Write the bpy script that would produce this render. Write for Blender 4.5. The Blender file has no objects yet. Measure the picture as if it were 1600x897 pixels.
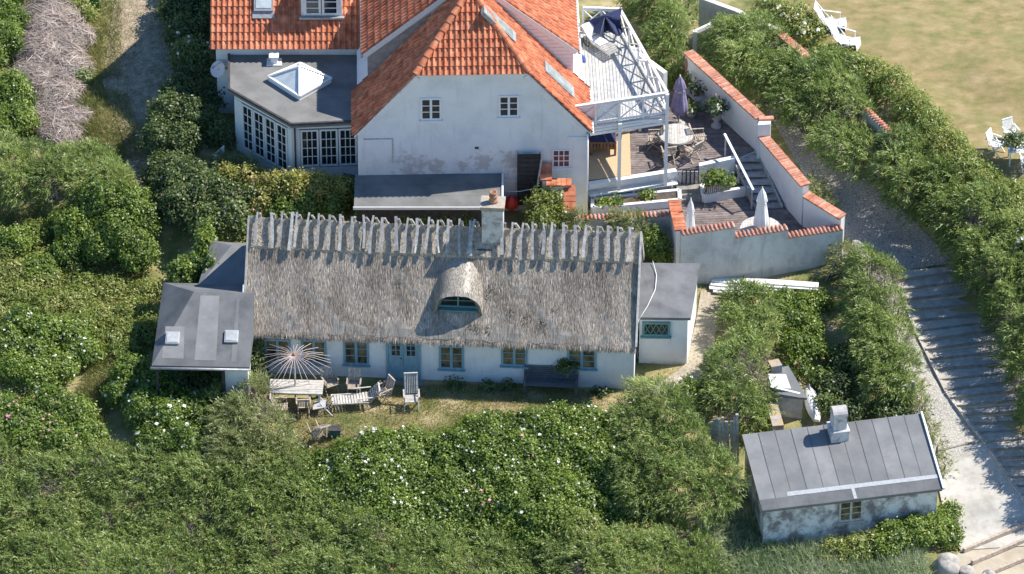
import bpy, math, random
import numpy as np
from mathutils import Vector, Matrix
random.seed(7); RNG=np.random.default_rng(11)
SC=bpy.context.scene; COL=SC.collection
R=math.radians
# ------------------------------------------------------------------ camera, light, exposure
PITCH=R(37); DIST=200.0; FPX=8200.0
FWD=np.array([0,math.cos(PITCH),-math.sin(PITCH)]); UPV=np.array([0,math.sin(PITCH),math.cos(PITCH)])
CAM=-DIST*FWD
cd=bpy.data.cameras.new('camera'); cam=bpy.data.objects.new('camera',cd); COL.objects.link(cam)
cam.location=CAM; cam.rotation_euler=(R(90)-PITCH,0,0)
cd.sensor_width=36; cd.lens=36*FPX/1600; cd.clip_start=1; cd.clip_end=3000
SC.camera=cam
SUN=Vector((0.77,0.25,1.0)).normalized()
elev=math.asin(SUN.z); az=math.atan2(SUN.x,SUN.y)
w=bpy.data.worlds.new('World'); SC.world=w; w.use_nodes=True
nt=w.node_tree; nt.nodes.clear()
sk=nt.nodes.new('ShaderNodeTexSky'); sk.sky_type='NISHITA'; sk.sun_disc=False
sk.sun_elevation=elev; sk.sun_rotation=az; sk.air_density=1.0; sk.dust_density=0.2; sk.ozone_density=3.0
bg=nt.nodes.new('ShaderNodeBackground'); bg.inputs['Strength'].default_value=0.13
wo=nt.nodes.new('ShaderNodeOutputWorld')
hs_=nt.nodes.new('ShaderNodeHueSaturation'); hs_.inputs['Saturation'].default_value=1.18; nt.links.new(sk.outputs[0],hs_.inputs['Color']); nt.links.new(hs_.outputs[0],bg.inputs[0]); nt.links.new(bg.outputs[0],wo.inputs[0])
sd=bpy.data.lights.new('sun','SUN'); sd.energy=5.0; sd.angle=R(0.53); sd.color=(1.0,0.945,0.85)
so=bpy.data.objects.new('sun',sd); COL.objects.link(so); so.rotation_euler=SUN.to_track_quat('Z','Y').to_euler(); so.location=(30,10,60)
SC.view_settings.view_transform='Standard'; SC.view_settings.look='None'
SC.view_settings.exposure=0.56; SC.view_settings.gamma=1; SC.view_settings.use_curve_mapping=False
SC.render.engine='CYCLES'
SC.cycles.max_bounces=6; SC.cycles.diffuse_bounces=3; SC.cycles.transmission_bounces=4; SC.cycles.transparent_max_bounces=6

# ------------------------------------------------------------------ pixel <-> world
def P(px,py,z):
    d=FWD*FPX+np.array([1.0,0,0])*(px-800)+UPV*(448.5-py)
    t=(z-CAM[2])/d[2]; p=CAM+d*t
    return Vector((p[0],p[1],z))
def Pn(px,py,z):
    dx=px-800; dy=FWD[1]*FPX+UPV[1]*(448.5-py); dz=FWD[2]*FPX+UPV[2]*(448.5-py)
    t=(z-CAM[2])/dz
    return CAM[0]+dx*t, CAM[1]+dy*t
# ------------------------------------------------------------------ terrain height
CT=[(-12,-7,0),(-9,-7,0),(-6,-7,0),(-3,-7,0),(0,-7,0),(3,-7,-.02),(5,-7,-.1),
 (-9,-8.6,-.02),(-5,-8.8,-.02),(-1,-8.8,-.02),(3,-8.6,-.1),(6,-5,0),(7.4,-3.5,0),(7.3,-5.5,-.1),(7.4,-7.4,-.4),
 (-12,-9,-.2),(-16,-8,-.2),(-20,-8,-.3),(-14,-5,.1),(-20,-4,.2),(-16,-2,.3),(-20,1,.5),(-13,-1,.4),
 (-20,-11,-1.1),(-14,-11,-1.1),(-8,-11,-1.1),(-3,-11,-1),(2,-11,-1.1),(6,-10.5,-1.1),
 (-20,-13,-2.1),(-14,-13,-2.1),(-8,-13,-2.1),(-2,-13,-2.1),(4,-13,-2.1),
 (-20,-15,-2.9),(-10,-15,-2.9),(0,-15,-2.9),(8,-15,-2.7),(-20,-18,-3.3),(0,-18,-3.3),(15,-18,-3.5),(22,-16,-3.5),(-35,-18,-3.3),(35,-18,-3.6),
 (9.5,-13.5,-2.4),(13,-14,-2.5),(16,-13,-2.6),(10,-10,-2.0),(14,-10.3,-2.1),(12.5,-7.8,-1.6),(9.5,-7.5,-1.4),(12,-5.5,-.9),(9.5,-5,-.6),
 (8.3,-2,.1),(11,-2.5,-.1),(12.5,-1,.15),(9,-.8,.2),(5,-2,.2),(4.6,.5,1.2),(5.4,.2,.9),
 (-10,-2,.4),(-10,.6,1.0),(-6,.6,1.2),(-2,.8,1.5),(2,1.2,1.6),(0,2.4,1.6),(-4,2.2,1.5),(-3,-.9,.7),(2,-1.1,.7),(-12,3,1.5),(-7,3.4,2.0),(-16,5,1.5),(-20,6,1.5),(-12,7,2.1),(-16,10,2.0),(-20,14,2.1),(-12,13,2.3),(-5,12,2.3),
 (6,2,.5),(10,2,.6),(8,5,.9),(5,8,1.1),(3,5,.9),(7,9,1.3),(10.6,6.6,1.75),(9.9,8.6,2.1),(9,11,2.5),(6,14,2.3),(8.5,16,2.8),
 (11.6,4.4,1.4),(12.6,2.7,.95),(13.2,1.6,.75),(13.8,.3,.45),(15.3,-2.3,-.35),(16.3,-4.6,-1.0),(17.2,-7.2,-1.75),(17.9,-9.5,-2.35),(18.6,-12,-2.95),(16.8,-11.5,-2.8),
 (15,2.2,.7),(16.8,-.2,.0),(18.2,-2.8,-.7),(19.4,-5.6,-1.4),(20.5,-8.6,-2.1),(21.5,-12,-3),
 (13.3,5.9,1.9),(15.6,3.8,1.9),(17.8,1.4,1.9),(19.8,-1.2,1.4),(21.5,-4,.6),(24,-8,-.8),(11.8,8.6,2.4),
 (15.2,7.4,3.4),(17.6,4.5,3.4),(20,2.2,3.4),(13.2,10,3.4),(15,12,3.5),(20,10,3.5),(12,15,3.5),(25,5,3.5),(26,-2,2.6),(20,18,3.6),(35,10,3.6),(35,-5,2)]
CTA=np.array(CT,float)
GX=np.arange(-40,44.01,.4); GY=np.arange(-30,44.01,.4)
def _idw(x,y):
    d2=(x[...,None]-CTA[:,0])**2+(y[...,None]-CTA[:,1])**2+.45
    w=1/d2**2.2
    return (w*CTA[:,2]).sum(-1)/w.sum(-1)
gx,gy=np.meshgrid(GX,GY,indexing='ij'); GH=_idw(gx,gy)
for _ in range(2):
    GH[1:-1,1:-1]=(GH[1:-1,1:-1]*2+GH[:-2,1:-1]+GH[2:,1:-1]+GH[1:-1,:-2]+GH[1:-1,2:])/6
def hh(x,y):
    fx=np.clip((np.asarray(x,float)-GX[0])/.4,0,len(GX)-1.001); fy=np.clip((np.asarray(y,float)-GY[0])/.4,0,len(GY)-1.001)
    i=fx.astype(int); j=fy.astype(int); a=fx-i; b=fy-j
    return GH[i,j]*(1-a)*(1-b)+GH[i+1,j]*a*(1-b)+GH[i,j+1]*(1-a)*b+GH[i+1,j+1]*a*b
def PG(px,py,dz=0.0):
    """ground point(s) whose point dz above the ground is seen at px,py"""
    px=np.asarray(px,float); py=np.asarray(py,float); z=np.zeros_like(px)
    for _ in range(40):
        x,y=Pn(px,py,z+dz); z=z*.55+hh(x,y)*.45
    x,y=Pn(px,py,z+dz)
    return x,y,z
def G(px,py,dz=0.0):
    x,y,z=PG(px,py,dz); return Vector((float(x),float(y),float(z)))
# ------------------------------------------------------------------ materials
MATS={}
def mat(name,cols,nscale=5,stretch=(1,1,1),rough=.85,bump=0,bscale=40,bstretch=None,rnd=0,lo=.35,hi=.65,detail=6,metal=0,spec=.3,coat=0,brick=None,vor=None,extra=None,distort=0):
    m=bpy.data.materials.new(name); m.use_nodes=True; n=m.node_tree; N=n.nodes; L=n.links
    bs=N['Principled BSDF']; bs.inputs['Roughness'].default_value=rough; bs.inputs['Metallic'].default_value=metal
    bs.inputs['Specular IOR Level'].default_value=spec
    tc=N.new('ShaderNodeTexCoord'); mp=N.new('ShaderNodeMapping'); mp.inputs['Scale'].default_value=stretch
    L.new(tc.outputs['Object'],mp.inputs[0])
    no=N.new('ShaderNodeTexNoise'); no.inputs['Scale'].default_value=nscale; no.inputs['Detail'].default_value=detail; no.inputs['Roughness'].default_value=.6
    no.inputs['Distortion'].default_value=distort
    L.new(mp.outputs[0],no.inputs[0])
    cr=N.new('ShaderNodeValToRGB'); e=cr.color_ramp.elements
    while len(e)<len(cols): e.new(.5)
    for i,c in enumerate(cols):
        e[i].position=lo+(hi-lo)*i/max(1,len(cols)-1); e[i].color=(*c,1)
    L.new(no.outputs[0],cr.inputs[0]); out=cr.outputs[0]
    hgt=None
    if vor:
        sc,amt=vor
        v=N.new('ShaderNodeTexVoronoi'); v.feature='DISTANCE_TO_EDGE'; v.inputs['Scale'].default_value=sc
        L.new(tc.outputs['Object'],v.inputs[0])
        mr=N.new('ShaderNodeMapRange'); mr.inputs[1].default_value=0; mr.inputs[2].default_value=.12; mr.inputs[3].default_value=1-amt; mr.inputs[4].default_value=1
        L.new(v.outputs[0],mr.inputs[0]); mx=N.new('ShaderNodeMix'); mx.data_type='RGBA'; mx.blend_type='MULTIPLY'; mx.inputs[0].default_value=1
        L.new(out,mx.inputs[6]); L.new(mr.outputs[0],mx.inputs[7]); out=mx.outputs[2]; hgt=mr.outputs[0]
    if extra: out,hgt=extra(N,L,tc,out,hgt)
    if rnd:
        at=N.new('ShaderNodeAttribute'); at.attribute_name='rnd'
        mr=N.new('ShaderNodeMapRange'); mr.inputs[3].default_value=1-rnd; mr.inputs[4].default_value=1+rnd
        L.new(at.outputs['Fac'],mr.inputs[0]); hs=N.new('ShaderNodeHueSaturation'); L.new(mr.outputs[0],hs.inputs['Value']); L.new(out,hs.inputs['Color']); out=hs.outputs[0]
    L.new(out,bs.inputs['Base Color'])
    if bump:
        m2=N.new('ShaderNodeMapping'); m2.inputs['Scale'].default_value=bstretch or stretch; L.new(tc.outputs['Object'],m2.inputs[0])
        n2=N.new('ShaderNodeTexNoise'); n2.inputs['Scale'].default_value=bscale; n2.inputs['Detail'].default_value=4; L.new(m2.outputs[0],n2.inputs[0])
        src=n2.outputs[0]
        if hgt:
            ad=N.new('ShaderNodeMath'); ad.operation='ADD'; L.new(src,ad.inputs[0]); L.new(hgt,ad.inputs[1]); src=ad.outputs[0]
        b=N.new('ShaderNodeBump'); b.inputs['Strength'].default_value=min(1,bump); b.inputs['Distance'].default_value=.03; L.new(src,b.inputs['Height']); L.new(b.outputs[0],bs.inputs['Normal'])
    MATS[name]=m; return m
def patches(col,spots,thr=.5,nsc=3.0,fine=14,amount=.85):
    """worn patches with shapes of their own round given points (x,y,z,r)"""
    def f(N,L,tc,out,h):
        no=N.new('ShaderNodeTexNoise'); no.inputs['Scale'].default_value=nsc; no.inputs['Detail'].default_value=9; no.inputs['Roughness'].default_value=.68
        L.new(tc.outputs['Object'],no.inputs[0]); acc=None
        for s in spots:
            vm=N.new('ShaderNodeVectorMath'); vm.operation='DISTANCE'; L.new(tc.outputs['Object'],vm.inputs[0]); vm.inputs[1].default_value=s[:3]
            mr=N.new('ShaderNodeMapRange'); mr.inputs[1].default_value=0; mr.inputs[2].default_value=s[3]; mr.inputs[3].default_value=.35; mr.inputs[4].default_value=-.15; mr.clamp=False
            L.new(vm.outputs['Value'],mr.inputs[0])
            if acc is None: acc=mr.outputs[0]
            else:
                mm=N.new('ShaderNodeMath'); mm.operation='MAXIMUM'; L.new(acc,mm.inputs[0]); L.new(mr.outputs[0],mm.inputs[1]); acc=mm.outputs[0]
        a=N.new('ShaderNodeMath'); a.operation='ADD'; L.new(no.outputs[0],a.inputs[0]); L.new(acc,a.inputs[1])
        m2=N.new('ShaderNodeMapRange'); m2.inputs[1].default_value=thr+.08; m2.inputs[2].default_value=thr+.2; m2.inputs[4].default_value=amount; L.new(a.outputs[0],m2.inputs[0])
        mx=N.new('ShaderNodeMix'); mx.data_type='RGBA'; L.new(m2.outputs[0],mx.inputs[0]); L.new(out,mx.inputs[6]); mx.inputs[7].default_value=(*col,1)
        return mx.outputs[2],h
    return f
def stain(col,lo,hi,nsc=6,stretch=(1,1,1),amt=.8):
    def f(N,L,tc,out,h):
        mp=N.new('ShaderNodeMapping'); mp.inputs['Scale'].default_value=stretch; L.new(tc.outputs['Object'],mp.inputs[0])
        no=N.new('ShaderNodeTexNoise'); no.inputs['Scale'].default_value=nsc; no.inputs['Detail'].default_value=10; no.inputs['Roughness'].default_value=.7; L.new(mp.outputs[0],no.inputs[0])
        m2=N.new('ShaderNodeMapRange'); m2.inputs[1].default_value=lo; m2.inputs[2].default_value=hi; m2.inputs[4].default_value=amt; L.new(no.outputs[0],m2.inputs[0])
        mx=N.new('ShaderNodeMix'); mx.data_type='RGBA'; L.new(m2.outputs[0],mx.inputs[0]); L.new(out,mx.inputs[6]); mx.inputs[7].default_value=(*col,1)
        return mx.outputs[2],h
    return f
def both(*fs):
    def f(N,L,tc,out,h):
        for g in fs: out,h=g(N,L,tc,out,h)
        return out,h
    return f
def leafmat(name,cols,trans=.3,rough=.6):
    m=bpy.data.materials.new(name); m.use_nodes=True; n=m.node_tree; N=n.nodes; L=n.links; N.clear()
    at=N.new('ShaderNodeAttribute'); at.attribute_name='rnd'
    cr=N.new('ShaderNodeValToRGB'); e=cr.color_ramp.elements
    while len(e)<len(cols): e.new(.5)
    for i,c in enumerate(cols): e[i].position=i/(len(cols)-1); e[i].color=(*c,1)
    L.new(at.outputs['Fac'],cr.inputs[0])
    d=N.new('ShaderNodeBsdfDiffuse'); t=N.new('ShaderNodeBsdfTranslucent'); L.new(cr.outputs[0],d.inputs[0]); L.new(cr.outputs[0],t.inputs[0])
    mx=N.new('ShaderNodeMixShader'); mx.inputs[0].default_value=trans; L.new(d.outputs[0],mx.inputs[1]); L.new(t.outputs[0],mx.inputs[2])
    g=N.new('ShaderNodeBsdfGlossy'); g.inputs['Roughness'].default_value=.45; g.inputs[0].default_value=(1,1,1,1)
    m3=N.new('ShaderNodeMixShader'); m3.inputs[0].default_value=.035; L.new(mx.outputs[0],m3.inputs[1]); L.new(g.outputs[0],m3.inputs[2])
    o=N.new('ShaderNodeOutputMaterial'); L.new(m3.outputs[0],o.inputs[0]); MATS[name]=m; return m

WHITE=(.78,.78,.76)
mat('ground',[(.13,.15,.045),(.23,.22,.085),(.36,.30,.15),(.46,.38,.23)],nscale=.9,lo=.36,hi=.68,bump=.5,bscale=12,detail=9)
mat('lawn',[(.15,.155,.05),(.24,.195,.08),(.31,.235,.115),(.37,.29,.16)],nscale=1.9,lo=.3,hi=.72,bump=.4,bscale=20,detail=12,stretch=(.8,1.2,1),extra=stain((.17,.19,.065),.47,.66,nsc=.55,amt=.55))
mat('lane_cobbles',[(.26,.20,.135),(.38,.30,.205),(.48,.385,.27)],nscale=3,bump=.9,bscale=9,vor=(7,.45),rough=.95,extra=stain((.16,.17,.07),.52,.66,nsc=2.4,amt=.7))
mat('cobbles',[(.36,.33,.30),(.46,.42,.37),(.30,.29,.27)],nscale=7,bump=.9,bscale=9,vor=(9,.45),rough=.95)
mat('ramp_cobbles',[(.40,.375,.34),(.50,.47,.42),(.36,.34,.31)],nscale=5,bump=.9,bscale=9,vor=(9,.30),rough=.95)
mat('concrete',[(.40,.375,.335),(.48,.455,.41),(.54,.51,.46)],nscale=1.6,bump=.35,bscale=50,extra=stain((.30,.27,.23),.50,.66,nsc=2.2,amt=.6))
mat('step_slab',[(.42,.39,.34),(.52,.48,.43),(.60,.56,.50)],nscale=3,bump=.6,bscale=22,vor=(14,.25))
mat('step_stone',[(.20,.185,.165),(.26,.24,.215),(.31,.29,.26)],nscale=4,bump=.5,bscale=25)  # dark stone, also used to paint the shadow lines of the path steps
mat('sand',[(.35,.30,.23),(.44,.385,.30)],nscale=2,bump=.3,bscale=30)
mat('plaster',[(.70,.71,.71),(.78,.78,.77),(.81,.81,.80)],nscale=1.3,bump=.25,bscale=9,extra=both(stain((.42,.38,.36),.60,.74,nsc=1.9,amt=.55),stain((.48,.46,.43),.56,.72,nsc=5,stretch=(1,1,.12),amt=.4)))
mat('white_wall',[(.74,.74,.72),(.80,.80,.79)],nscale=1.5,bump=.25,bscale=10,extra=both(stain((.5,.46,.43),.60,.78,nsc=2.5,amt=.5),stain((.50,.48,.45),.56,.72,nsc=6,stretch=(1,1,.12),amt=.4)))
mat('grey_wall',[(.52,.51,.48),(.62,.61,.58),(.68,.67,.64)],nscale=.9,bump=.4,bscale=8,extra=both(stain((.36,.33,.3),.52,.7,nsc=1.7,amt=.6),stain((.36,.34,.32),.53,.68,nsc=5,stretch=(1,1,.15),amt=.5),stain((.33,.17,.13),.66,.70,nsc=2.6,amt=.6)))
mat('old_wall',[(.33,.33,.33),(.45,.45,.45),(.55,.55,.54)],nscale=2,bump=.5,bscale=8,extra=stain((.30,.18,.14),.55,.7,nsc=2.2,amt=.6))
mat('hut_wall',[(.68,.67,.66),(.76,.76,.75)],nscale=2,bump=.5,bscale=10,extra=stain((.15,.125,.13),.43,.58,nsc=1.7,stretch=(1,1,.9),amt=.85))
mat('white_paint',[(.74,.74,.73),(.81,.81,.80)],nscale=6,rough=.55)
mat('white_canvas',[(.80,.80,.79),(.84,.84,.83)],nscale=6,rough=.8)
mat('pink_siding',[(.70,.60,.60),(.76,.67,.66)],nscale=4,rough=.7)
mat('blue_paint',[(.16,.29,.36),(.20,.35,.42),(.27,.40,.45)],nscale=7,stretch=(1,1,.3),rough=.6,lo=.3,hi=.7)
mat('teal_paint',[(.10,.22,.23),(.14,.28,.28)],nscale=7,rough=.6)
mat('glass',[(.012,.016,.02),(.03,.035,.04)],nscale=3,rough=.08,spec=.6)
mat('glass_curtain',[(.02,.022,.02),(.12,.11,.07),(.2,.17,.1)],nscale=3.2,stretch=(1,1,.6),rough=.15,spec=.6)
mat('red_curtain',[(.10,.03,.04),(.16,.07,.08)],nscale=4,rough=.3,spec=.5)
mat('sky_glass',[(.42,.47,.49),(.55,.59,.60),(.66,.69,.69)],nscale=2.5,rough=.06,spec=.8,lo=.3,hi=.7)
mat('roof_glass',[(.16,.19,.20),(.26,.30,.31),(.36,.40,.40)],nscale=3,rough=.12,spec=.5,lo=.3,hi=.7)
mat('felt',[(.105,.108,.115),(.14,.143,.15),(.17,.172,.177)],nscale=1.2,bump=.25,bscale=60,rough=.9,rnd=.12,extra=stain((.20,.20,.19),.56,.74,nsc=2.6,stretch=(1,.6,1),amt=.4))
mat('felt_light',[(.155,.155,.15),(.195,.193,.185),(.23,.225,.215)],nscale=1.0,bump=.25,bscale=60,rough=.9,rnd=.05,extra=both(stain((.11,.108,.10),.55,.72,nsc=1.7,amt=.45),stain((.32,.31,.29),.66,.72,nsc=14,amt=.5)))
mat('felt_blue',[(.165,.168,.172),(.195,.197,.20),(.225,.225,.226)],nscale=1.1,bump=.3,bscale=50,rough=.9,rnd=.15,extra=both(stain((.12,.115,.11),.54,.74,nsc=1.4,amt=.45),stain((.32,.32,.31),.69,.73,nsc=12,amt=.6)))
mat('seam',[(.135,.135,.135),(.16,.16,.16)],nscale=5)
mat('felt_mid',[(.13,.132,.13),(.165,.165,.16),(.20,.20,.195)],nscale=1.1,bump=.3,bscale=50,rough=.9,extra=stain((.26,.25,.23),.58,.72,nsc=3,stretch=(1,.5,1),amt=.3))
mat('strip_grey',[(.33,.34,.36),(.42,.43,.45)],nscale=8,rough=.8)
mat('dull_dome',[(.33,.345,.36),(.45,.46,.47)],nscale=6,rough=.4)
mat('felt_patch',[(.42,.43,.44),(.5,.51,.52)],nscale=8,rough=.8)
mat('clay',[(.40,.115,.055),(.52,.175,.09),(.60,.25,.14)],nscale=3.5,rnd=.24,rough=.75,bump=.2,bscale=30,extra=both(stain((.20,.10,.075),.55,.75,nsc=1.3,amt=.5),stain((.42,.33,.22),.62,.72,nsc=8,amt=.5)))
mat('clay_cap',[(.42,.15,.09),(.52,.22,.14),(.46,.30,.24)],nscale=5,rnd=.22,rough=.85,bump=.2,bscale=30,extra=stain((.40,.36,.28),.52,.70,nsc=5,amt=.6))
mat('thatch_core',[(.15,.135,.12),(.26,.24,.215),(.34,.31,.28)],nscale=5,stretch=(3,.35,.35),bump=1,bscale=16,bstretch=(4,.5,.5),rough=1)
mat('thatch_tan',[(.27,.22,.17),(.42,.36,.29),(.52,.46,.38)],nscale=9,stretch=(1.4,1,1),bump=1,bscale=20,rough=1)
leafmat('straw',[(0.14, 0.115, 0.09), (0.238, 0.195, 0.153), (0.367, 0.305, 0.243), (0.497, 0.42, 0.338), (0.713, 0.61, 0.5)],trans=.05)
leafmat('straw_pale',[(0.202, 0.172, 0.14), (0.353, 0.312, 0.257), (0.47, 0.418, 0.351), (0.554, 0.492, 0.421)],trans=.05)
mat('grey_wood',[(.30,.285,.27),(.40,.385,.365),(.50,.48,.46)],nscale=6,stretch=(1,1,1),rnd=.22,bump=.4,bscale=20,rough=.9)
mat('stick_wood',[(.26,.255,.25),(.36,.35,.345),(.46,.45,.44)],nscale=6,rnd=.2,bump=.4,bscale=20,rough=.9)
mat('pale_wood',[(.40,.365,.33),(.50,.47,.43),(.57,.54,.50)],nscale=7,rnd=.14,bump=.3,rough=.9)
mat('rib_wood',[(.44,.35,.32),(.56,.47,.44)],nscale=6)
mat('teak',[(.34,.27,.21),(.45,.37,.30),(.52,.46,.40)],nscale=9,rnd=.2,rough=.85)
mat('deck_brown',[(.15,.12,.115),(.20,.165,.155),(.25,.21,.20)],nscale=5,rnd=.16,rough=.9)
mat('deck_grey',[(.36,.36,.35),(.44,.44,.43),(.50,.50,.49)],nscale=5,rnd=.13,rough=.9)
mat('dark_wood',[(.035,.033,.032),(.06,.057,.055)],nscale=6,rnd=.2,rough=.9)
mat('bench_wood',[(.10,.105,.115),(.15,.155,.165)],nscale=6,rnd=.15,rough=.8)
mat('brown_wood',[(.20,.10,.05),(.30,.16,.08)],nscale=6,rnd=.2,rough=.7)
mat('chip_floor',[(.42,.29,.17),(.58,.43,.27),(.50,.36,.22)],nscale=22,bump=.3,bscale=30)
mat('navy_cloth',[(.025,.035,.09),(.045,.055,.13)],nscale=5,rough=.95)
mat('blue_cloth',[(.05,.08,.26),(.09,.13,.36)],nscale=5,rough=.9)
mat('purple_cloth',[(.20,.17,.28),(.30,.26,.38)],nscale=6,rough=.95)
mat('grey_cloth',[(.45,.43,.42),(.55,.53,.52)],nscale=6,rough=.95)
mat('zinc',[(.30,.31,.32),(.42,.43,.44)],nscale=6,rough=.5,metal=.3)
mat('dark_metal',[(.05,.05,.055),(.09,.09,.095)],nscale=6,rough=.5,metal=.2)
mat('red_plastic',[(.55,.03,.02),(.65,.05,.03)],nscale=4,rough=.35,spec=.5)
mat('green_plastic',[(.02,.17,.06),(.04,.25,.09)],nscale=4,rough=.5)
mat('teal_box',[(.04,.13,.13),(.07,.18,.17)],nscale=4,rough=.6)
mat('terracotta',[(.32,.16,.10),(.42,.24,.16)],nscale=5,rough=.85)
mat('stoneware',[(.38,.36,.35),(.48,.46,.44)],nscale=5,rough=.85)
mat('boulder',[(.26,.245,.22),(.38,.35,.315),(.46,.43,.39)],nscale=3.5,bump=1,bscale=6,rough=.95,extra=stain((.3,.26,.2),.55,.7,nsc=3,amt=.5))
mat('lichen_stone',[(.30,.28,.26),(.42,.40,.37)],nscale=4,bump=.6,bscale=12,extra=stain((.55,.32,.06),.50,.62,nsc=5,amt=.9))
mat('chimney_wall',[(.55,.55,.55),(.66,.66,.66)],nscale=3,bump=.5,bscale=10,extra=stain((.27,.22,.2),.48,.64,nsc=4,amt=.8))
mat('board_white',[(.72,.72,.69),(.80,.80,.78)],nscale=4,rough=.7,extra=stain((.42,.36,.3),.58,.68,nsc=3.5,stretch=(1,1,1),amt=.7))
mat('soil',[(.07,.05,.035),(.13,.1,.07)],nscale=6,bump=.5,bscale=20)
mat('twig',[(.30,.25,.235),(.42,.36,.34),(.5,.44,.41)],nscale=4,rnd=.3,rough=.95)
mat('bark',[(.12,.10,.085),(.19,.165,.145)],nscale=6,rnd=.3,rough=.95)
leafmat('twig_thin',[(.22,.17,.14),(.38,.31,.265),(.52,.44,.385)],trans=.0)
leafmat('tamarisk',[(0.085, 0.13, 0.035), (0.16, 0.232, 0.055), (0.239, 0.324, 0.08), (0.331, 0.416, 0.115), (0.456, 0.513, 0.18)],trans=0.42)
leafmat('tamarisk_pale',[(0.123, 0.155, 0.05), (0.213, 0.257, 0.085), (0.302, 0.342, 0.125), (0.403, 0.417, 0.19)],trans=0.42)
leafmat('rose',[(0.063, 0.108, 0.016), (0.137, 0.216, 0.028), (0.211, 0.297, 0.042), (0.308, 0.389, 0.065)],trans=0.42)
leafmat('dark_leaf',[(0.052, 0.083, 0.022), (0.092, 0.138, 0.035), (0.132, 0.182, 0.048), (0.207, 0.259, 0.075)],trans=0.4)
leafmat('yellow_leaf',[(0.172, 0.207, 0.032), (0.276, 0.299, 0.053), (0.38, 0.368, 0.084), (0.414, 0.333, 0.126)],trans=0.42)
leafmat('lime_leaf',[(0.084, 0.15, 0.026), (0.168, 0.25, 0.039), (0.252, 0.325, 0.052)],trans=0.4)
leafmat('weed',[(0.132, 0.189, 0.035), (0.22, 0.292, 0.052), (0.308, 0.356, 0.08), (0.44, 0.41, 0.14)],trans=0.42)
leafmat('blade',[(.10,.13,.04),(.24,.22,.085),(.42,.35,.17),(.55,.46,.27)],trans=.25)
leafmat('blade_old',[(.09,.11,.035),(.18,.18,.07),(.33,.28,.14),(.46,.39,.24)],trans=.25)
leafmat('blade_lawn',[(.13,.14,.045),(.24,.20,.08),(.33,.255,.125),(.41,.32,.18)],trans=.2)
leafmat('blade_green',[(0.09, 0.13, 0.03), (0.18, 0.22, 0.06), (0.33, 0.32, 0.11), (0.48, 0.42, 0.2)],trans=0.3)
leafmat('reed',[(0.15, 0.23, 0.11), (0.28, 0.37, 0.18), (0.42, 0.48, 0.28), (0.58, 0.6, 0.42)],trans=0.4)
leafmat('reed_old',[(0.091, 0.156, 0.065), (0.169, 0.247, 0.1105), (0.286, 0.351, 0.169), (0.429, 0.468, 0.273)],trans=0.35)
leafmat('petal_white',[(.82,.80,.74),(.88,.87,.83)],trans=.1)
leafmat('petal_pink',[(.62,.16,.30),(.8,.45,.52)],trans=.1)
leafmat('petal_red',[(.55,.08,.05),(.7,.25,.2)],trans=.1)

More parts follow.
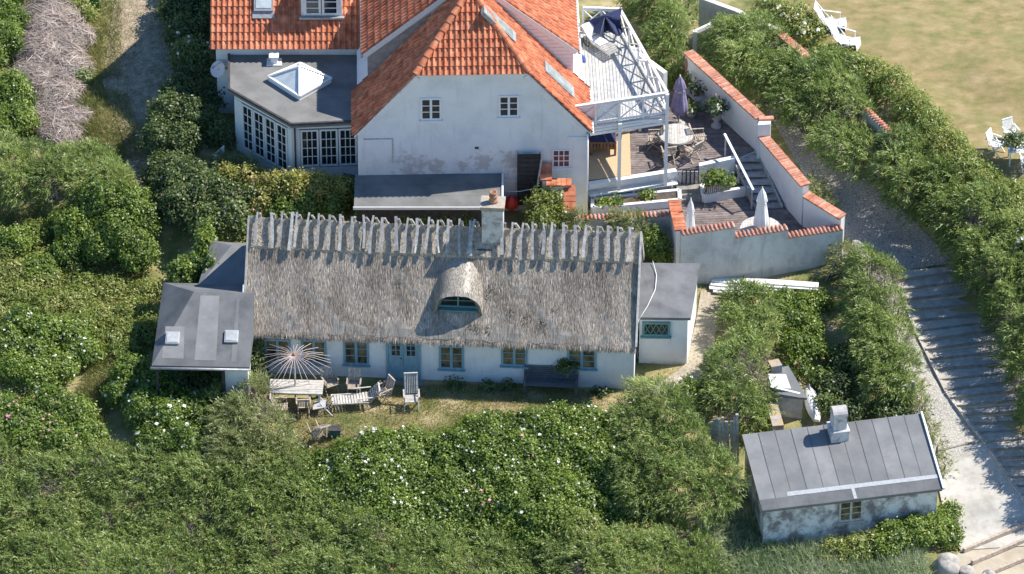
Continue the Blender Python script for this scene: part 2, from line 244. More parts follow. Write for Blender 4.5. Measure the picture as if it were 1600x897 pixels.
# ------------------------------------------------------------------ mesh building
class MB:
    def __init__(s,xf=None): s.v=[]; s.f=[]; s.r=[]; s.xf=xf; s.sm=[]
    def add(s,vs,fs,rnd=None,smooth=False):
        b=len(s.v)
        if s.xf: vs=[s.xf(*p) for p in vs]
        s.v+= [tuple(p) for p in vs]; s.f+=[tuple(i+b for i in f) for f in fs]
        q=random.random() if rnd is None else rnd
        s.r+=[q]*len(fs); s.sm+=[smooth]*len(fs)
    def box(s,x0,x1,y0,y1,z0,z1,rnd=None):
        s.add([(x0,y0,z0),(x1,y0,z0),(x1,y1,z0),(x0,y1,z0),(x0,y0,z1),(x1,y0,z1),(x1,y1,z1),(x0,y1,z1)],
              [(0,3,2,1),(4,5,6,7),(0,1,5,4),(1,2,6,5),(2,3,7,6),(3,0,4,7)],rnd)
    def beam(s,p,q,w,h=None,up=(0,0,1),rnd=None):
        h=h or w; p=Vector(p); q=Vector(q); d=(q-p); d.normalize(); up=Vector(up)
        if abs(d.dot(up))>.98: up=Vector((0,1,0))
        a=d.cross(up).normalized()*w/2; b=a.cross(d).normalized()*h/2
        vs=[p-a-b,p+a-b,p+a+b,p-a+b,q-a-b,q+a-b,q+a+b,q-a+b]
        s.add(vs,[(0,1,2,3),(7,6,5,4),(0,4,5,1),(1,5,6,2),(2,6,7,3),(3,7,4,0)],rnd)
    def tube(s,pts,r,n=6,rnd=None,smooth=True):
        pts=[Vector(p) for p in pts]; m=len(pts)
        rs=r if isinstance(r,(list,tuple)) else [r]*m
        vs=[];fs=[]
        for i,p in enumerate(pts):
            d=(pts[min(i+1,m-1)]-pts[max(i-1,0)]).normalized()
            u=Vector((0,0,1)) if abs(d.z)<.9 else Vector((1,0,0))
            a=d.cross(u).normalized(); b=a.cross(d)
            for k in range(n):
                t=2*math.pi*k/n; vs.append(p+(a*math.cos(t)+b*math.sin(t))*rs[i])
        for i in range(m-1):
            for k in range(n): fs.append((i*n+k,i*n+(k+1)%n,(i+1)*n+(k+1)%n,(i+1)*n+k))
        fs.append(tuple(range(n))[::-1]); fs.append(tuple((m-1)*n+k for k in range(n)))
        s.add(vs,fs,rnd,smooth)
    def prism(s,poly,z0,z1,rnd=None):
        n=len(poly); f0=z0 if callable(z0) else (lambda i:z0); f1=z1 if callable(z1) else (lambda i:z1)
        ar=sum(poly[i][0]*poly[(i+1)%n][1]-poly[(i+1)%n][0]*poly[i][1] for i in range(n))
        if ar<0: poly=poly[::-1]; g0,g1=f0,f1; f0=lambda i:g0(n-1-i); f1=lambda i:g1(n-1-i)
        vs=[(poly[i][0],poly[i][1],f0(i)) for i in range(n)]+[(poly[i][0],poly[i][1],f1(i)) for i in range(n)]
        fs=[tuple(range(n))[::-1],tuple(range(n,2*n))]+[(i,(i+1)%n,(i+1)%n+n,i+n) for i in range(n)]
        s.add(vs,fs,rnd)
    def slab(s,pts,n,t,rnd=None):
        """polygon of 3-D points thickened by t against direction n"""
        n=Vector(n).normalized(); k=len(pts); a=[Vector(p) for p in pts]; b=[p-n*t for p in a]
        s.add(a+b,[tuple(range(k)),tuple(range(k,2*k))[::-1]]+[(i,i+k,(i+1)%k+k,(i+1)%k) for i in range(k)],rnd)
    def lathe(s,c,prof,n=20,fold=0,amp=0,rnd=None,smooth=True):
        vs=[];fs=[]
        for (r,z) in prof:
            for k in range(n):
                t=2*math.pi*k/n; q=r*(1+amp*math.cos(fold*t)) if fold else r
                vs.append((c[0]+q*math.cos(t),c[1]+q*math.sin(t),c[2]+z))
        for i in range(len(prof)-1):
            for k in range(n): fs.append((i*n+k,i*n+(k+1)%n,(i+1)*n+(k+1)%n,(i+1)*n+k))
        fs.append(tuple(range(n))[::-1]); fs.append(tuple((len(prof)-1)*n+k for k in range(n)))
        s.add(vs,fs,rnd,smooth)
    def build(s,name,m,parent=None):
        me=bpy.data.meshes.new(name); me.from_pydata(s.v,[],s.f); me.materials.append(MATS[m] if isinstance(m,str) else m)
        a=me.attributes.new('rnd','FLOAT','FACE'); a.data.foreach_set('value',s.r)
        me.polygons.foreach_set('use_smooth',s.sm); me.update()
        return link(name,me,parent)
def link(name,me,parent=None):
    o=bpy.data.objects.new(name,me); COL.objects.link(o)
    if parent is not None:
        o.parent=parent
        if parent.type=='EMPTY': o.matrix_parent_inverse=Matrix.LocRotScale(parent.location,parent.rotation_euler,parent.scale).inverted()
    return o
def thing(name,label,cat,loc=(0,0,0),group=None):
    o=bpy.data.objects.new(name,None); COL.objects.link(o); o.location=loc; o.empty_display_size=.3
    return tag(o,label,cat,group)
def tag(o,label=None,cat=None,group=None,kind=None):
    if label: o['label']=label
    if cat: o['category']=cat
    if group: o['group']=group
    if kind: o['kind']=kind
    return o
def struct(o): o['kind']='structure'; return o
def dup(root,loc,rz=0,label=None,group=None,scale=None):
    r=root.copy(); COL.objects.link(r)
    r.location=loc; r.rotation_euler=(0,0,rz)
    if scale: r.scale=(scale,)*3
    if label: r['label']=label
    if group: r['group']=group
    for ch in list(root.children):
        c=ch.copy(); COL.objects.link(c); c.parent=r
        for g in list(ch.children):
            d=g.copy(); COL.objects.link(d); d.parent=c
    return r
def frame(o,yaw):
    c,s=math.cos(yaw),math.sin(yaw); ox,oy=o[0],o[1]
    return lambda u,v,z:(ox+u*c-v*s, oy+u*s+v*c, z)

# ------------------------------------------------------------------ leaf clouds
def kites(name,m,base,dirv,side,L,W,droop,rnd,parent=None):
    n=len(base)
    tip=base+dirv*L[:,None]; tip[:,2]-=droop*L; mid=base+dirv*(L*.45)[:,None]; mid[:,2]+=0*L
    s=side*(W/2)[:,None]
    V=np.empty((n,4,3)); V[:,0]=base; V[:,1]=mid+s; V[:,2]=tip; V[:,3]=mid-s
    me=bpy.data.meshes.new(name); me.vertices.add(4*n); me.vertices.foreach_set('co',V.reshape(-1).astype(np.float32))
    me.loops.add(4*n); me.loops.foreach_set('vertex_index',np.arange(4*n,dtype=np.int32))
    me.polygons.add(n); me.polygons.foreach_set('loop_start',np.arange(0,4*n,4,dtype=np.int32)); me.polygons.foreach_set('loop_total',np.full(n,4,dtype=np.int32))
    me.update(calc_edges=True); me.materials.append(MATS[m])
    a=me.attributes.new('rnd','FLOAT','FACE'); a.data.foreach_set('value',np.clip(rnd,0,1).astype(np.float32))
    return link(name,me,parent)
def nrm(a): return a/np.maximum(np.linalg.norm(a,axis=-1,keepdims=True),1e-6)
WIND=np.array([-.35,-.15,.1])
KIND={ # sprigs/m2, leaves/sprig, sprig len, leaf len, leaf w, spread, material, droop
 'tamarisk':dict(d=62,k=12,ls=.42,l=.19,w=.030,sp=.36,m='tamarisk',dr=.30),
 'tamarisk_pale':dict(d=62,k=12,ls=.42,l=.19,w=.028,sp=.36,m='tamarisk_pale',dr=.30),
 'rose':dict(d=76,k=10,ls=.15,l=.098,w=.072,sp=1.3,m='rose',dr=.15),
 'dark':dict(d=60,k=9,ls=.18,l=.115,w=.080,sp=1.3,m='dark_leaf',dr=.15),
 'yellow':dict(d=60,k=9,ls=.17,l=.11,w=.075,sp=1.3,m='yellow_leaf',dr=.15),
 'lime':dict(d=60,k=9,ls=.14,l=.11,w=.085,sp=1.3,m='lime_leaf',dr=.15),
 'weed':dict(d=60,k=9,ls=.24,l=.14,w=.05,sp=.9,m='weed',dr=.2),
}
def shell(B,n,rng,zmin=-.2):
    """points and outward normals on one lumpy ellipsoid"""
    d=nrm(rng.normal(size=(int(n*1.7)+8,3))); d=d[d[:,2]>zmin][:n]
    ph=rng.uniform(0,6.28,6); f=1+.13*np.sin(d[:,0]*4+ph[0])*np.sin(d[:,1]*4.3+ph[1])+.10*np.sin(d[:,2]*6+d[:,0]*5+ph[2])+.07*np.sin(d[:,1]*11+d[:,0]*8+ph[3])
    f*=1-np.abs(rng.normal(size=len(d)))*.13
    rad=B[3:6]; return B[:3]+d*f[:,None]*rad, nrm(d/rad)
def blob(px,py,rpx,H,sq=1.0,sink=.35):
    """ellipsoid of foliage whose middle is seen at px,py; H its height over the ground"""
    r=rpx/41; zc=H*(1-.5-sink*.15); x,y,z=PG(px,py,H*.55)
    return [float(x),float(y),float(z)+H*.45,r,r*sq,H*.58]
def veg(name,label,cat,kind,blobs,group=None,stuff=False,flowers=None,dens=1.0,branches=True,part='foliage'):
    K=KIND[kind]; Bs=np.array(blobs,float); pts=[];nr=[];bid=[]
    for i,B in enumerate(Bs):
        a=math.pi*(B[3]*B[4]+(B[3]+B[4])*B[5]); n=int(a*K['d']*dens*1.05)
        p,q=shell(B,n,RNG); pts.append(p); nr.append(q); bid.append(np.full(len(p),i))
    p=np.concatenate(pts); q=np.concatenate(nr); bid=np.concatenate(bid)
    keep=p[:,2]>hh(p[:,0],p[:,1])-.05
    for i,B in enumerate(Bs):
        dd=np.sqrt((((p-B[:3])/B[3:6])**2).sum(1)); keep&=~((dd<.78)&(bid!=i))
    p=p[keep]; q=q[keep]; bid=bid[keep]; n=len(p); k=K['k']
    cen=Bs[:,:3].mean(0); cx,cy=float(cen[0]),float(cen[1]); loc=(cx,cy,float(hh(cx,cy)))
    if stuff: root=None
    else: root=thing(name,label,cat,loc,group)
    up=np.array([0,0,1.0])
    feather=K['sp']<.8
    d=nrm(q*.8+up*(.35 if feather else .2)+WIND*(1.2 if feather else .2)+RNG.normal(size=(n,3))*.33)
    rb=RNG.random(len(Bs))[bid]; lf=np.sin(p[:,0]*1.9+np.sin(p[:,1]*1.3)*2)*np.sin(p[:,1]*2.3+p[:,0]*.9)
    rs=np.clip(.5+(rb-.5)*.30+lf*.20+RNG.normal(size=n)*.22,0,1)
    t=(np.arange(k)+RNG.random((n,k)))/k
    bp=p[:,None,:]+d[:,None,:]*(t*K['ls'])[:,:,None]+RNG.normal(size=(n,k,3))*(.03 if feather else .075)
    bp[:,:,2]-=t**2*K['dr']*K['ls']
    if feather: ld=nrm(d[:,None,:]+RNG.normal(size=(n,k,3))*K['sp'])
    else: ld=nrm(RNG.normal(size=(n,k,3))+q[:,None,:]*.3)
    if feather: sd=nrm(np.cross(nrm(q[:,None,:]*.5+up*.9+RNG.normal(size=(n,k,3))*.45),ld))
    else:
        nn=nrm(q[:,None,:]*.7+up*.6+RNG.normal(size=(n,k,3))*.55); ld=nrm(ld-nn*(ld*nn).sum(-1,keepdims=True)); sd=nrm(np.cross(nn,ld))
    tw=None
    if feather and n>1500:
        f2=np.sin(p[:,0]*1.1+1.7*np.sin(p[:,1]*.9+.5))*np.sin(p[:,1]*1.5-p[:,0]*.7+1)+.35*np.sin(p[:,0]*5+p[:,1]*4)+RNG.normal(size=n)*.22
        tw=(f2+ (.45-q[:,2])*.8+(q[:,0]*.25))>.66
        if tw.sum()<40: tw=None
    if tw is not None:
        m2=tw.sum(); tk=5; tp=np.repeat(p[tw],tk,0)+RNG.normal(size=(m2*tk,3))*.06; td=nrm(np.repeat(d[tw],tk,0)+RNG.normal(size=(m2*tk,3))*.35)
        TW=(tp-td*.2,td,nrm(np.cross(td,RNG.normal(size=(m2*tk,3)))),RNG.uniform(.3,.7,m2*tk),RNG.uniform(.008,.018,m2*tk))
        kp=~tw; bp=bp[kp]; ld=ld[kp]; sd=sd[kp]; rs=rs[kp]; n=int(kp.sum())
    N=n*k; L=K['l']*RNG.uniform(.6,1.35,N); W=K['w']*RNG.uniform(.6,1.35,N)
    r=(rs[:,None]+RNG.normal(size=(n,k))*.10).reshape(-1)
    o=kites(name if stuff else part,K['m'],bp.reshape(-1,3),ld.reshape(-1,3),sd.reshape(-1,3),L,W,K['dr'],r,root)
    if stuff: tag(o,label,cat,group,'stuff')
    par=o if stuff else root
    if tw is not None: kites('bare_twigs','twig_thin',*TW[:3],TW[3],TW[4],.1,.35+RNG.normal(size=len(TW[3]))*.2,par)
    if branches:
        mb=MB()
        for B in Bs[:60]:
            zb=float(hh(B[0],B[1]))
            for _ in range(5):
                a=random.uniform(0,6.28); e=random.uniform(.3,.95)
                tp=Vector((B[0]+math.cos(a)*B[3]*e,B[1]+math.sin(a)*B[4]*e,B[2]+B[5]*math.sqrt(1-min(.98,e*e))*.92))
                b0=Vector((B[0]+math.cos(a)*.12,B[1]+math.sin(a)*.12,zb-.03)); md=(b0+tp)/2+Vector((random.uniform(-.1,.1),random.uniform(-.1,.1),.12))
                mb.tube([b0,md,tp],[.03,.018,.006],n=4)
        mb.build('branches','bark',par)
    if flowers:
        fm,dn,sz,cl=flowers
        # flowers in loose clusters on the lit outside
        idx=np.where(q[:,2]>-.05)[0]; nc=max(3,int(len(idx)*dn/200)); cc=p[RNG.choice(idx,nc)]
        fp=(cc[:,None,:]+RNG.normal(size=(nc,cl,3))*np.array([.28,.28,.13])).reshape(-1,3); M=len(fp)
        # push each out to the leaf surface
        near=np.argmin(((fp[:,None,:2]-p[None,::7,:2])**2).sum(-1)+.3*((fp[:,None,2]-p[None,::7,2])**2),axis=1)*7 if M*len(p)//7<4e7 else RNG.choice(idx,M)
        fp=p[near]+q[near]*RNG.uniform(.08,.2,(M,1))+RNG.normal(size=(M,3))*.04
        fp=np.repeat(fp,3,axis=0); nq=nrm(np.repeat(q[near],3,axis=0)+RNG.normal(size=(3*M,3))*.4+np.array([0,-.2,.5]))
        l=nrm(np.cross(nq,RNG.normal(size=(3*M,3)))); s=np.cross(nq,l); Lf=np.repeat(sz*RNG.uniform(.8,1.6,M),3)
        kites('flowers',fm,fp-l*(Lf/2)[:,None],l,s,Lf,Lf*.8,0,RNG.random(3*M),par)
    return o if stuff else root
def inpoly(px,py,poly):
    ins=np.zeros(len(px),bool); n=len(poly)
    for i in range(n):
        x0,y0=poly[i]; x1,y1=poly[(i+1)%n]
        if y0==y1: continue
        c=((y0>py)!=(y1>py))&(px<(x1-x0)*(py-y0)/(y1-y0)+x0); ins^=c
    return ins
def sample(poly,n):
    a=np.array(poly,float); x=RNG.uniform(a[:,0].min(),a[:,0].max(),n*6); y=RNG.uniform(a[:,1].min(),a[:,1].max(),n*6)
    k=inpoly(x,y,poly); return x[k][:n],y[k][:n]
def area_blobs(poly,sp,rr,HH,sq=1.0):
    """dart-throw foliage mounds over an area (outline in pixels of their middles)"""
    x,y=sample(poly,4000); out=[];
    for a,b in zip(x,y):
        if all((a-c)**2+((b-d)*1.25)**2>sp*sp for c,d in out): out.append((a,b))
    return [blob(a,b,random.uniform(*rr),random.uniform(*HH),sq) for a,b in out]
def line_blobs(pts,step,rr,HH,jit=6,sq=1.0):
    out=[]
    for (x0,y0),(x1,y1) in zip(pts,pts[1:]):
        n=max(1,int(math.hypot(x1-x0,y1-y0)/step))
        for i in range(n):
            t=i/n; out.append(blob(x0+(x1-x0)*t+random.uniform(-jit,jit),y0+(y1-y0)*t+random.uniform(-jit,jit),random.uniform(*rr),random.uniform(*HH),sq))
    return out
def grass(name,label,polys,dens,Hr,W,m,lean=.35,kind='stuff',cat='grass',clump=0):
    B=[];Hs=[]
    for poly in polys:
        a=np.array(poly,float); A=(a[:,0].max()-a[:,0].min())*(a[:,1].max()-a[:,1].min())/(41*26); n=int(A*dens)
        x,y=sample(poly,n)
        if clump:
            m_=max(4,n//clump); cx,cy=sample(poly,m_); k=RNG.integers(0,len(cx),n); x=cx[k]+RNG.normal(size=n)*5; y=cy[k]+RNG.normal(size=n)*4
        X,Y,Z=PG(x,y); B.append(np.stack([X,Y,Z-.02],1))
    b=np.concatenate(B); n=len(b); d=nrm(RNG.normal(size=(n,3))*lean+np.array([-.1,-.05,.8 if lean<.5 else .55])); s=nrm(np.cross(d,RNG.normal(size=(n,3))))
    L=RNG.uniform(*Hr,n); cn=np.sin(b[:,0]*1.3+np.sin(b[:,1]*1.1)*2)*np.sin(b[:,1]*1.7+b[:,0]*.6)
    o=kites(name,m,b,d,s,L,np.full(n,W)*RNG.uniform(.6,1.3,n),.15,.5+.25*cn+RNG.normal(size=n)*.16)
    return tag(o,label,cat,None,kind)
def onwall(px,py,O,yaw,v=0.0):
    """where the sight line through px,py meets the upright plane v of a frame: (u,z)"""
    d=FWD*FPX+np.array([1.0,0,0])*(px-800)+UPV*(448.5-py)
    n=np.array([-math.sin(yaw),math.cos(yaw),0]); o=np.array([O[0],O[1],0])+n*v
    t=((o-CAM)@n)/(d@n); p=CAM+d*t
    return float((p-o)@np.array([math.cos(yaw),math.sin(yaw),0])), float(p[2])
# ------------------------------------------------------------------ ground, paths
def grid_mesh(name,m,xs,ys,zf,dz=0):
    X,Y=np.meshgrid(xs,ys,indexing='ij'); Z=zf(X,Y)+dz; nx,ny=X.shape
    V=np.stack([X,Y,Z],-1).reshape(-1,3); i,j=np.meshgrid(np.arange(nx-1),np.arange(ny-1),indexing='ij'); b=(i*ny+j).ravel()
    F=np.stack([b,b+ny,b+ny+1,b+1],1)
    me=bpy.data.meshes.new(name); me.from_pydata(V.tolist(),[],F.tolist()); me.materials.append(MATS[m]); me.polygons.foreach_set('use_smooth',[True]*len(F)); return link(name,me)
xs=np.concatenate([[-400,-200,-100,-60,-45],np.arange(-40,44,.4),[50,70,110,200,400]]); ys=np.concatenate([[-400,-200,-100,-50,-36],np.arange(-30,44,.4),[50,70,110,200,400]])
gnd=struct(grid_mesh('ground','ground',xs,ys,lambda x,y:hh(x,y)+.03*np.sin(x*2.1+y)*np.sin(y*1.7)))
def resample(pts,n):
    p=np.array(pts,float); d=np.r_[0,np.cumsum(np.hypot(*np.diff(p,axis=0).T))]; t=np.linspace(0,d[-1],n)
    return np.stack([np.interp(t,d,p[:,0]),np.interp(t,d,p[:,1])],1)
def strip(name,m,Lp,Rp,ns,nw,dz=.05,zf=None):
    """a draped band between two edges given as pixel polylines"""
    a=resample(Lp,ns); b=resample(Rp,ns); V=[];F=[]
    for i in range(ns):
        for j in range(nw+1):
            t=j/nw; q=a[i]*(1-t)+b[i]*t; x,y,z=PG(q[0],q[1]); V.append((float(x),float(y),float(z)+dz))
    for i in range(ns-1):
        for j in range(nw): F.append((i*(nw+1)+j,(i+1)*(nw+1)+j,(i+1)*(nw+1)+j+1,i*(nw+1)+j+1))
    me=bpy.data.meshes.new(name); me.from_pydata(V,[],F); me.materials.append(MATS[m]); me.polygons.foreach_set('use_smooth',[True]*len(F))
    return struct(link(name,me))
strip('lawn','lawn',[(1195,-60),(1255,60),(1330,95),(1425,160),(1500,228),(1560,275),(1660,340)],[(1900,-60),(1900,20),(1900,60),(1900,110),(1900,170),(1900,240),(1900,340)],40,50,dz=.06)
strip('cobbled_path','cobbles',[(1140,60),(1190,160),(1262,285),(1325,378),(1352,432)],[(1215,60),(1265,160),(1350,270),(1430,350),(1492,412)],60,16,dz=.05)
strip('cobbled_ramp','ramp_cobbles',[(1352,432),(1392,520),(1425,640),(1462,742)],[(1396,428),(1430,520),(1480,620),(1535,692)],50,10,dz=.06)
strip('concrete_ramp','concrete',[(1462,742),(1474,800),(1500,862)],[(1535,692),(1585,760),(1680,850)],24,10,dz=.075)
strip('beach','sand',[(1500,862),(1470,900),(1440,1000)],[(1680,850),(1750,900),(1900,1000)],16,10,dz=.045)
strip('cobbled_lane','lane_cobbles',[(190,-60),(170,60),(160,130),(190,210),(205,270),(235,330)],[(300,-60),(300,60),(285,130),(275,210),(262,270),(268,330)],50,12,dz=.05)
strip('garden_path','sand',[(1095,455),(1088,500),(1072,570),(1015,612)],[(1128,455),(1122,510),(1105,585),(1040,625)],24,6,dz=.04)
# steps beside the kerb
sa=resample([(1396,428),(1430,520),(1480,620),(1535,692),(1600,785),(1680,885)],33); sb=resample([(1492,412),(1545,480),(1610,570),(1680,650),(1790,760),(1890,850)],33)
st=MB(); 
for i in range(32):
    q=[G(*sa[i]),G(*sb[i]),G(*sb[i+1]),G(*sa[i+1])]
    zt=(q[0].z+q[3].z)/2+.15; q=[Vector((p.x,p.y,0)) for p in q]
    st.prism([(p.x,p.y) for p in q],zt-.5,zt)
struct(st.build('path_steps','step_slab'))
ns=MB()
for i in range(1,32):
    a=G(*sa[i]);b=G(*sb[i]); a0=G(*sa[i-1]); zt=(a.z+a0.z)/2+.185; d=Vector((b.x-a.x,b.y-a.y,0)).normalized()
    ns.beam((a.x,a.y+.02,zt-.075),(b.x,b.y+.02,zt-.075),.045,.11)
struct(ns.build('step_shadow_line','step_stone'))  # dark edge beams painting the shadow line along each step front
kb=MB(); kp=resample([(1390,410),(1396,428),(1430,520),(1480,620),(1535,692),(1600,785),(1680,885)],26)
for i in range(25):
    a=G(*kp[i]);b=G(*kp[i+1]); kb.beam(a+Vector((0,0,.06)),b+Vector((0,0,.06)),.12,.22)
struct(kb.build('kerb','step_slab'))
jb=MB(); a=G(1462,708);b=G(1535,690); jb.beam(a+Vector((0,0,.04)),b+Vector((0,0,.04)),.07,.12); struct(jb.build('ramp_joint','step_stone'))
bs_=MB()
for (x0,y0,x1,y1) in [(1505,865,1640,808),(1518,884,1640,832),(1535,905,1660,853),(1560,925,1680,873)]:
    q_=[G(x0+(x1-x0)*k/5,y0+(y1-y0)*k/5)+Vector((0,0,.15)) for k in range(6)]
    for a,b in zip(q_,q_[1:]): bs_.beam(a,b,.11,.16,rnd=.4)
struct(bs_.build('slipway_sleepers','teak'))

# ------------------------------------------------------------------ shared building pieces
def window(par,F,u0,u1,z0,z1,cas=2,cols=1,rows=3,fm='white_paint',gm='glass',v=0,fw=.06,bar=.028,depth=.07,name='window',sill=True,label=None):
    mb=MB(F); a,b=v-depth,v-.004
    mb.box(u0,u0+fw,a,b,z0,z1); mb.box(u1-fw,u1,a,b,z0,z1); mb.box(u0+fw,u1-fw,a,b,z0,z0+fw); mb.box(u0+fw,u1-fw,a,b,z1-fw,z1)
    iw=(u1-u0-2*fw)/cas
    for c in range(cas):
        x0=u0+fw+c*iw; x1=x0+iw
        if c: mb.box(x0-fw*.6,x0+fw*.6,a-.004,b,z0+fw,z1-fw)
        for k in range(1,cols):
            x=x0+(x1-x0)*k/cols; mb.box(x-bar/2,x+bar/2,a+.015,b,z0+fw,z1-fw)
    for r in range(1,rows):
        z=z0+fw+(z1-z0-2*fw)*r/rows; mb.box(u0+fw,u1-fw,a+.018,b,z-bar/2,z+bar/2)
    w_=mb.build(name,fm,par)
    g=MB(F); g.box(u0+fw*.5,u1-fw*.5,v-.016,v-.006,z0+fw*.5,z1-fw*.5); g.build('pane',gm,w_)
    if sill: s=MB(F); s.box(u0-.05,u1+.05,v-depth-.06,v-.003,z0-.055,z0-.003); s.build('sill',fm,w_)
    if label: w_['label']=label
    return w_
def tiles(O,U,V,length,rng_,tw=.215,rl=.34,amp=.062,thick=.045):
    """rows of pantiles from the eave O up the slope V; rng_(dist)->(u0,u1)"""
    O,U,V=Vector(O),Vector(U).normalized(),Vector(V).normalized(); Nn=U.cross(V).normalized()
    if Nn.z<0: Nn=-Nn
    mb=MB(); nr=int(length/rl+.999)
    for r in range(nr):
        v0=r*rl; v1=min(length,v0+rl)
        a0,b0=rng_(v0+.01); a1,b1=rng_(v1-.01)
        if b0-a0<.05: continue
        k0=int(math.floor(min(a0,a1)/tw)); k1=int(math.ceil(max(b0,b1)/tw)); jog=random.uniform(-.008,.008)
        for k in range(k0,k1):
            vs=[];ok=False
            for s_ in range(9):
                t=s_/8; u=(k+t)*tw; h=amp*max(0,math.cos(2*math.pi*(t-.3)))**.8
                ua=min(max(u,a0),b0); ub=min(max(u,a1),max(b1,a1))
                if a0<u<b0: ok=True
                vs+= [O+U*ua+V*(v0-.03+jog)+Nn*(h-.02), O+U*ua+V*(v0-.03+jog)+Nn*(h+thick+.0), O+U*ub+V*(v1)+Nn*(h+.004)]
            if not ok: continue
            fs=[]
            for s_ in range(8):
                b=s_*3; fs+=[(b,b+3,b+4,b+1),(b+1,b+4,b+5,b+2)]
            mb.add(vs,fs,smooth=False)
    return mb
def ridge_tiles(p,q,r=.13,seg=.36,mb=None):
    mb=mb or MB(); p,q=Vector(p),Vector(q); d=q-p; L=d.length; d.normalize(); n=max(1,int(L/seg))
    a=d.cross(Vector((0,0,1))).normalized(); b=a.cross(d).normalized()
    for i in range(n):
        s0=p+d*(L*i/n-.03); s1=p+d*(L*(i+1)/n); vs=[];fs=[]
        for (c,rr) in ((s0,r*1.12),(s1,r*.9)):
            for k in range(9):
                t=math.pi*(k/8)*1.16-.25; vs.append(c+a*math.cos(t)*rr+b*math.sin(t)*rr)
        for k in range(8): fs.append((k,k+1,k+10,k+9))
        fs.append(tuple(range(9)))
        mb.add(vs,fs)
    return mb
def convex_range(poly,x):
    ys=[]
    n=len(poly)
    for i in range(n):
        (x0,y0),(x1,y1)=poly[i],poly[(i+1)%n]
        if (x0-x)*(x1-x)<=0 and x0!=x1: ys.append(y0+(y1-y0)*(x-x0)/(x1-x0))
    return (min(ys),max(ys)) if len(ys)>1 else None
def boards(poly,z,ang,w=.13,gap=.012,t=.03,mb=None):
    """planks running along direction ang filling a convex outline"""
    mb=mb or MB(); c,s=math.cos(ang),math.sin(ang); pr=[(-x*s+y*c, x*c+y*s) for x,y in poly]  # (across, along)
    a0=min(p[0] for p in pr); a1=max(p[0] for p in pr); x=a0
    while x<a1:
        x0=x+.004; x1=min(x+w-gap,a1-.004); e0=convex_range(pr,x0); e1=convex_range(pr,x1)
        if e0 and e1 and x1>x0:
            q=[(x0,e0[0]),(x0,e0[1]),(x1,e1[1]),(x1,e1[0])]; q=[(b_*c-a_*s,b_*s+a_*c) for a_,b_ in q]
            mb.prism(q,z-t,z)
        x+=w
    return mb
def capwall(name,label,segs,th,wm,cap='brick',cat='wall',z0=None,cw=None,group=None):
    """upright wall along segments (p,q,ztop_p,ztop_q) with a tile or brick coping"""
    p0=segs[0][0]; root=thing(name,label,cat,(p0[0],p0[1],float(hh(p0[0],p0[1]))),group)
    wb=MB(); cb=MB(); cw=cw or th+.10
    for (p,q,za,zb) in segs:
        p=Vector((p[0],p[1],0)); q=Vector((q[0],q[1],0)); d=(q-p); L=d.length; d.normalize(); n=Vector((-d.y,d.x,0))*th/2
        lo=min(float(hh(p.x,p.y)),float(hh(q.x,q.y)))-.4 if z0 is None else z0
        poly=[p+n,p-n,q-n,q+n]; zt=[za,za,zb,zb]
        vs=[(a.x,a.y,lo) for a in poly]+[(a.x,a.y,z) for a,z in zip(poly,zt)]
        wb.add(vs,[(0,3,2,1),(4,5,6,7),(0,1,5,4),(1,2,6,5),(2,3,7,6),(3,0,4,7)])
        step=.14 if cap=='brick' else (.17 if cap=='pan' else .15); m=max(1,int(L/step)); nn=Vector((-d.y,d.x,0))
        for i in range(m):
            t=(i+.5)/m; c=p+d*L*t; z=za+(zb-za)*t
            if cap in('brick','pan'):
                j=random.uniform(-.008,.012); a=c-nn*cw/2; b=c+nn*cw/2
                hw=d*(L/m*.46); sl=(zb-za)/L*(L/m*.46); zz=z+.004
                vs=[(a-hw)+Vector((0,0,zz-sl)),(a+hw)+Vector((0,0,zz+sl)),(b+hw)+Vector((0,0,zz+sl)),(b-hw)+Vector((0,0,zz-sl))]
                vs+= [v_+Vector((0,0,.065+j)) for v_ in vs]
                cb.add(vs,[(0,3,2,1),(4,5,6,7),(0,1,5,4),(1,2,6,5),(2,3,7,6),(3,0,4,7)])
            else:
                a=c-nn*cw/2; b=c+nn*cw/2; mid=c
                cb.tube([(a.x,a.y,z+.0),(mid.x,mid.y,z+.05),(b.x,b.y,z+.0)],[.055,.052,.055],n=8)
        if cap!='tile':
            a=p;b=q; cb.add([(v_.x,v_.y,z) for v_,z in zip([p+nn*(cw/2-.01),p-nn*(cw/2-.01),q-nn*(cw/2-.01),q+nn*(cw/2-.01)],[za+.045,za+.045,zb+.045,zb+.045])],[(0,1,2,3)],rnd=.05)
    wb.build('wall',wm,root); cb.build('coping','clay' if cap=='pan' else 'clay_cap',root)
    return root

# ================================================================== thatched cottage
CR=P(990,607,0); CL=P(393,582,0); CYAW=math.atan2(CR.y-CL.y,CR.x-CL.x); CLEN=(CR-CL).length; FC=frame(CL,CYAW)
RV,RZ,EZ,EV=2.40,5.32,2.02,-.36   # ridge v,z; eave bottom z,v
cot=thing('thatched_cottage','long white cottage with grey thatched roof and pale blue windows','cottage',FC(CLEN/2,2.4,0))
wl=MB(FC); D=4.8
wl.prism([(0,0),(CLEN,0),(CLEN,D),(0,D)],-.5,2.25)
for u0,u1 in ((0,.28),(CLEN-.28,CLEN)):
    wl.add([(u0,0,2.252),(u1,0,2.252),(u1,D,2.252),(u0,D,2.252),(u0,D/2,4.85),(u1,D/2,4.85)],[(0,1,5,4),(2,3,4,5),(0,4,3),(1,2,5),(0,3,2,1)])
wl.build('wall','plaster',cot)
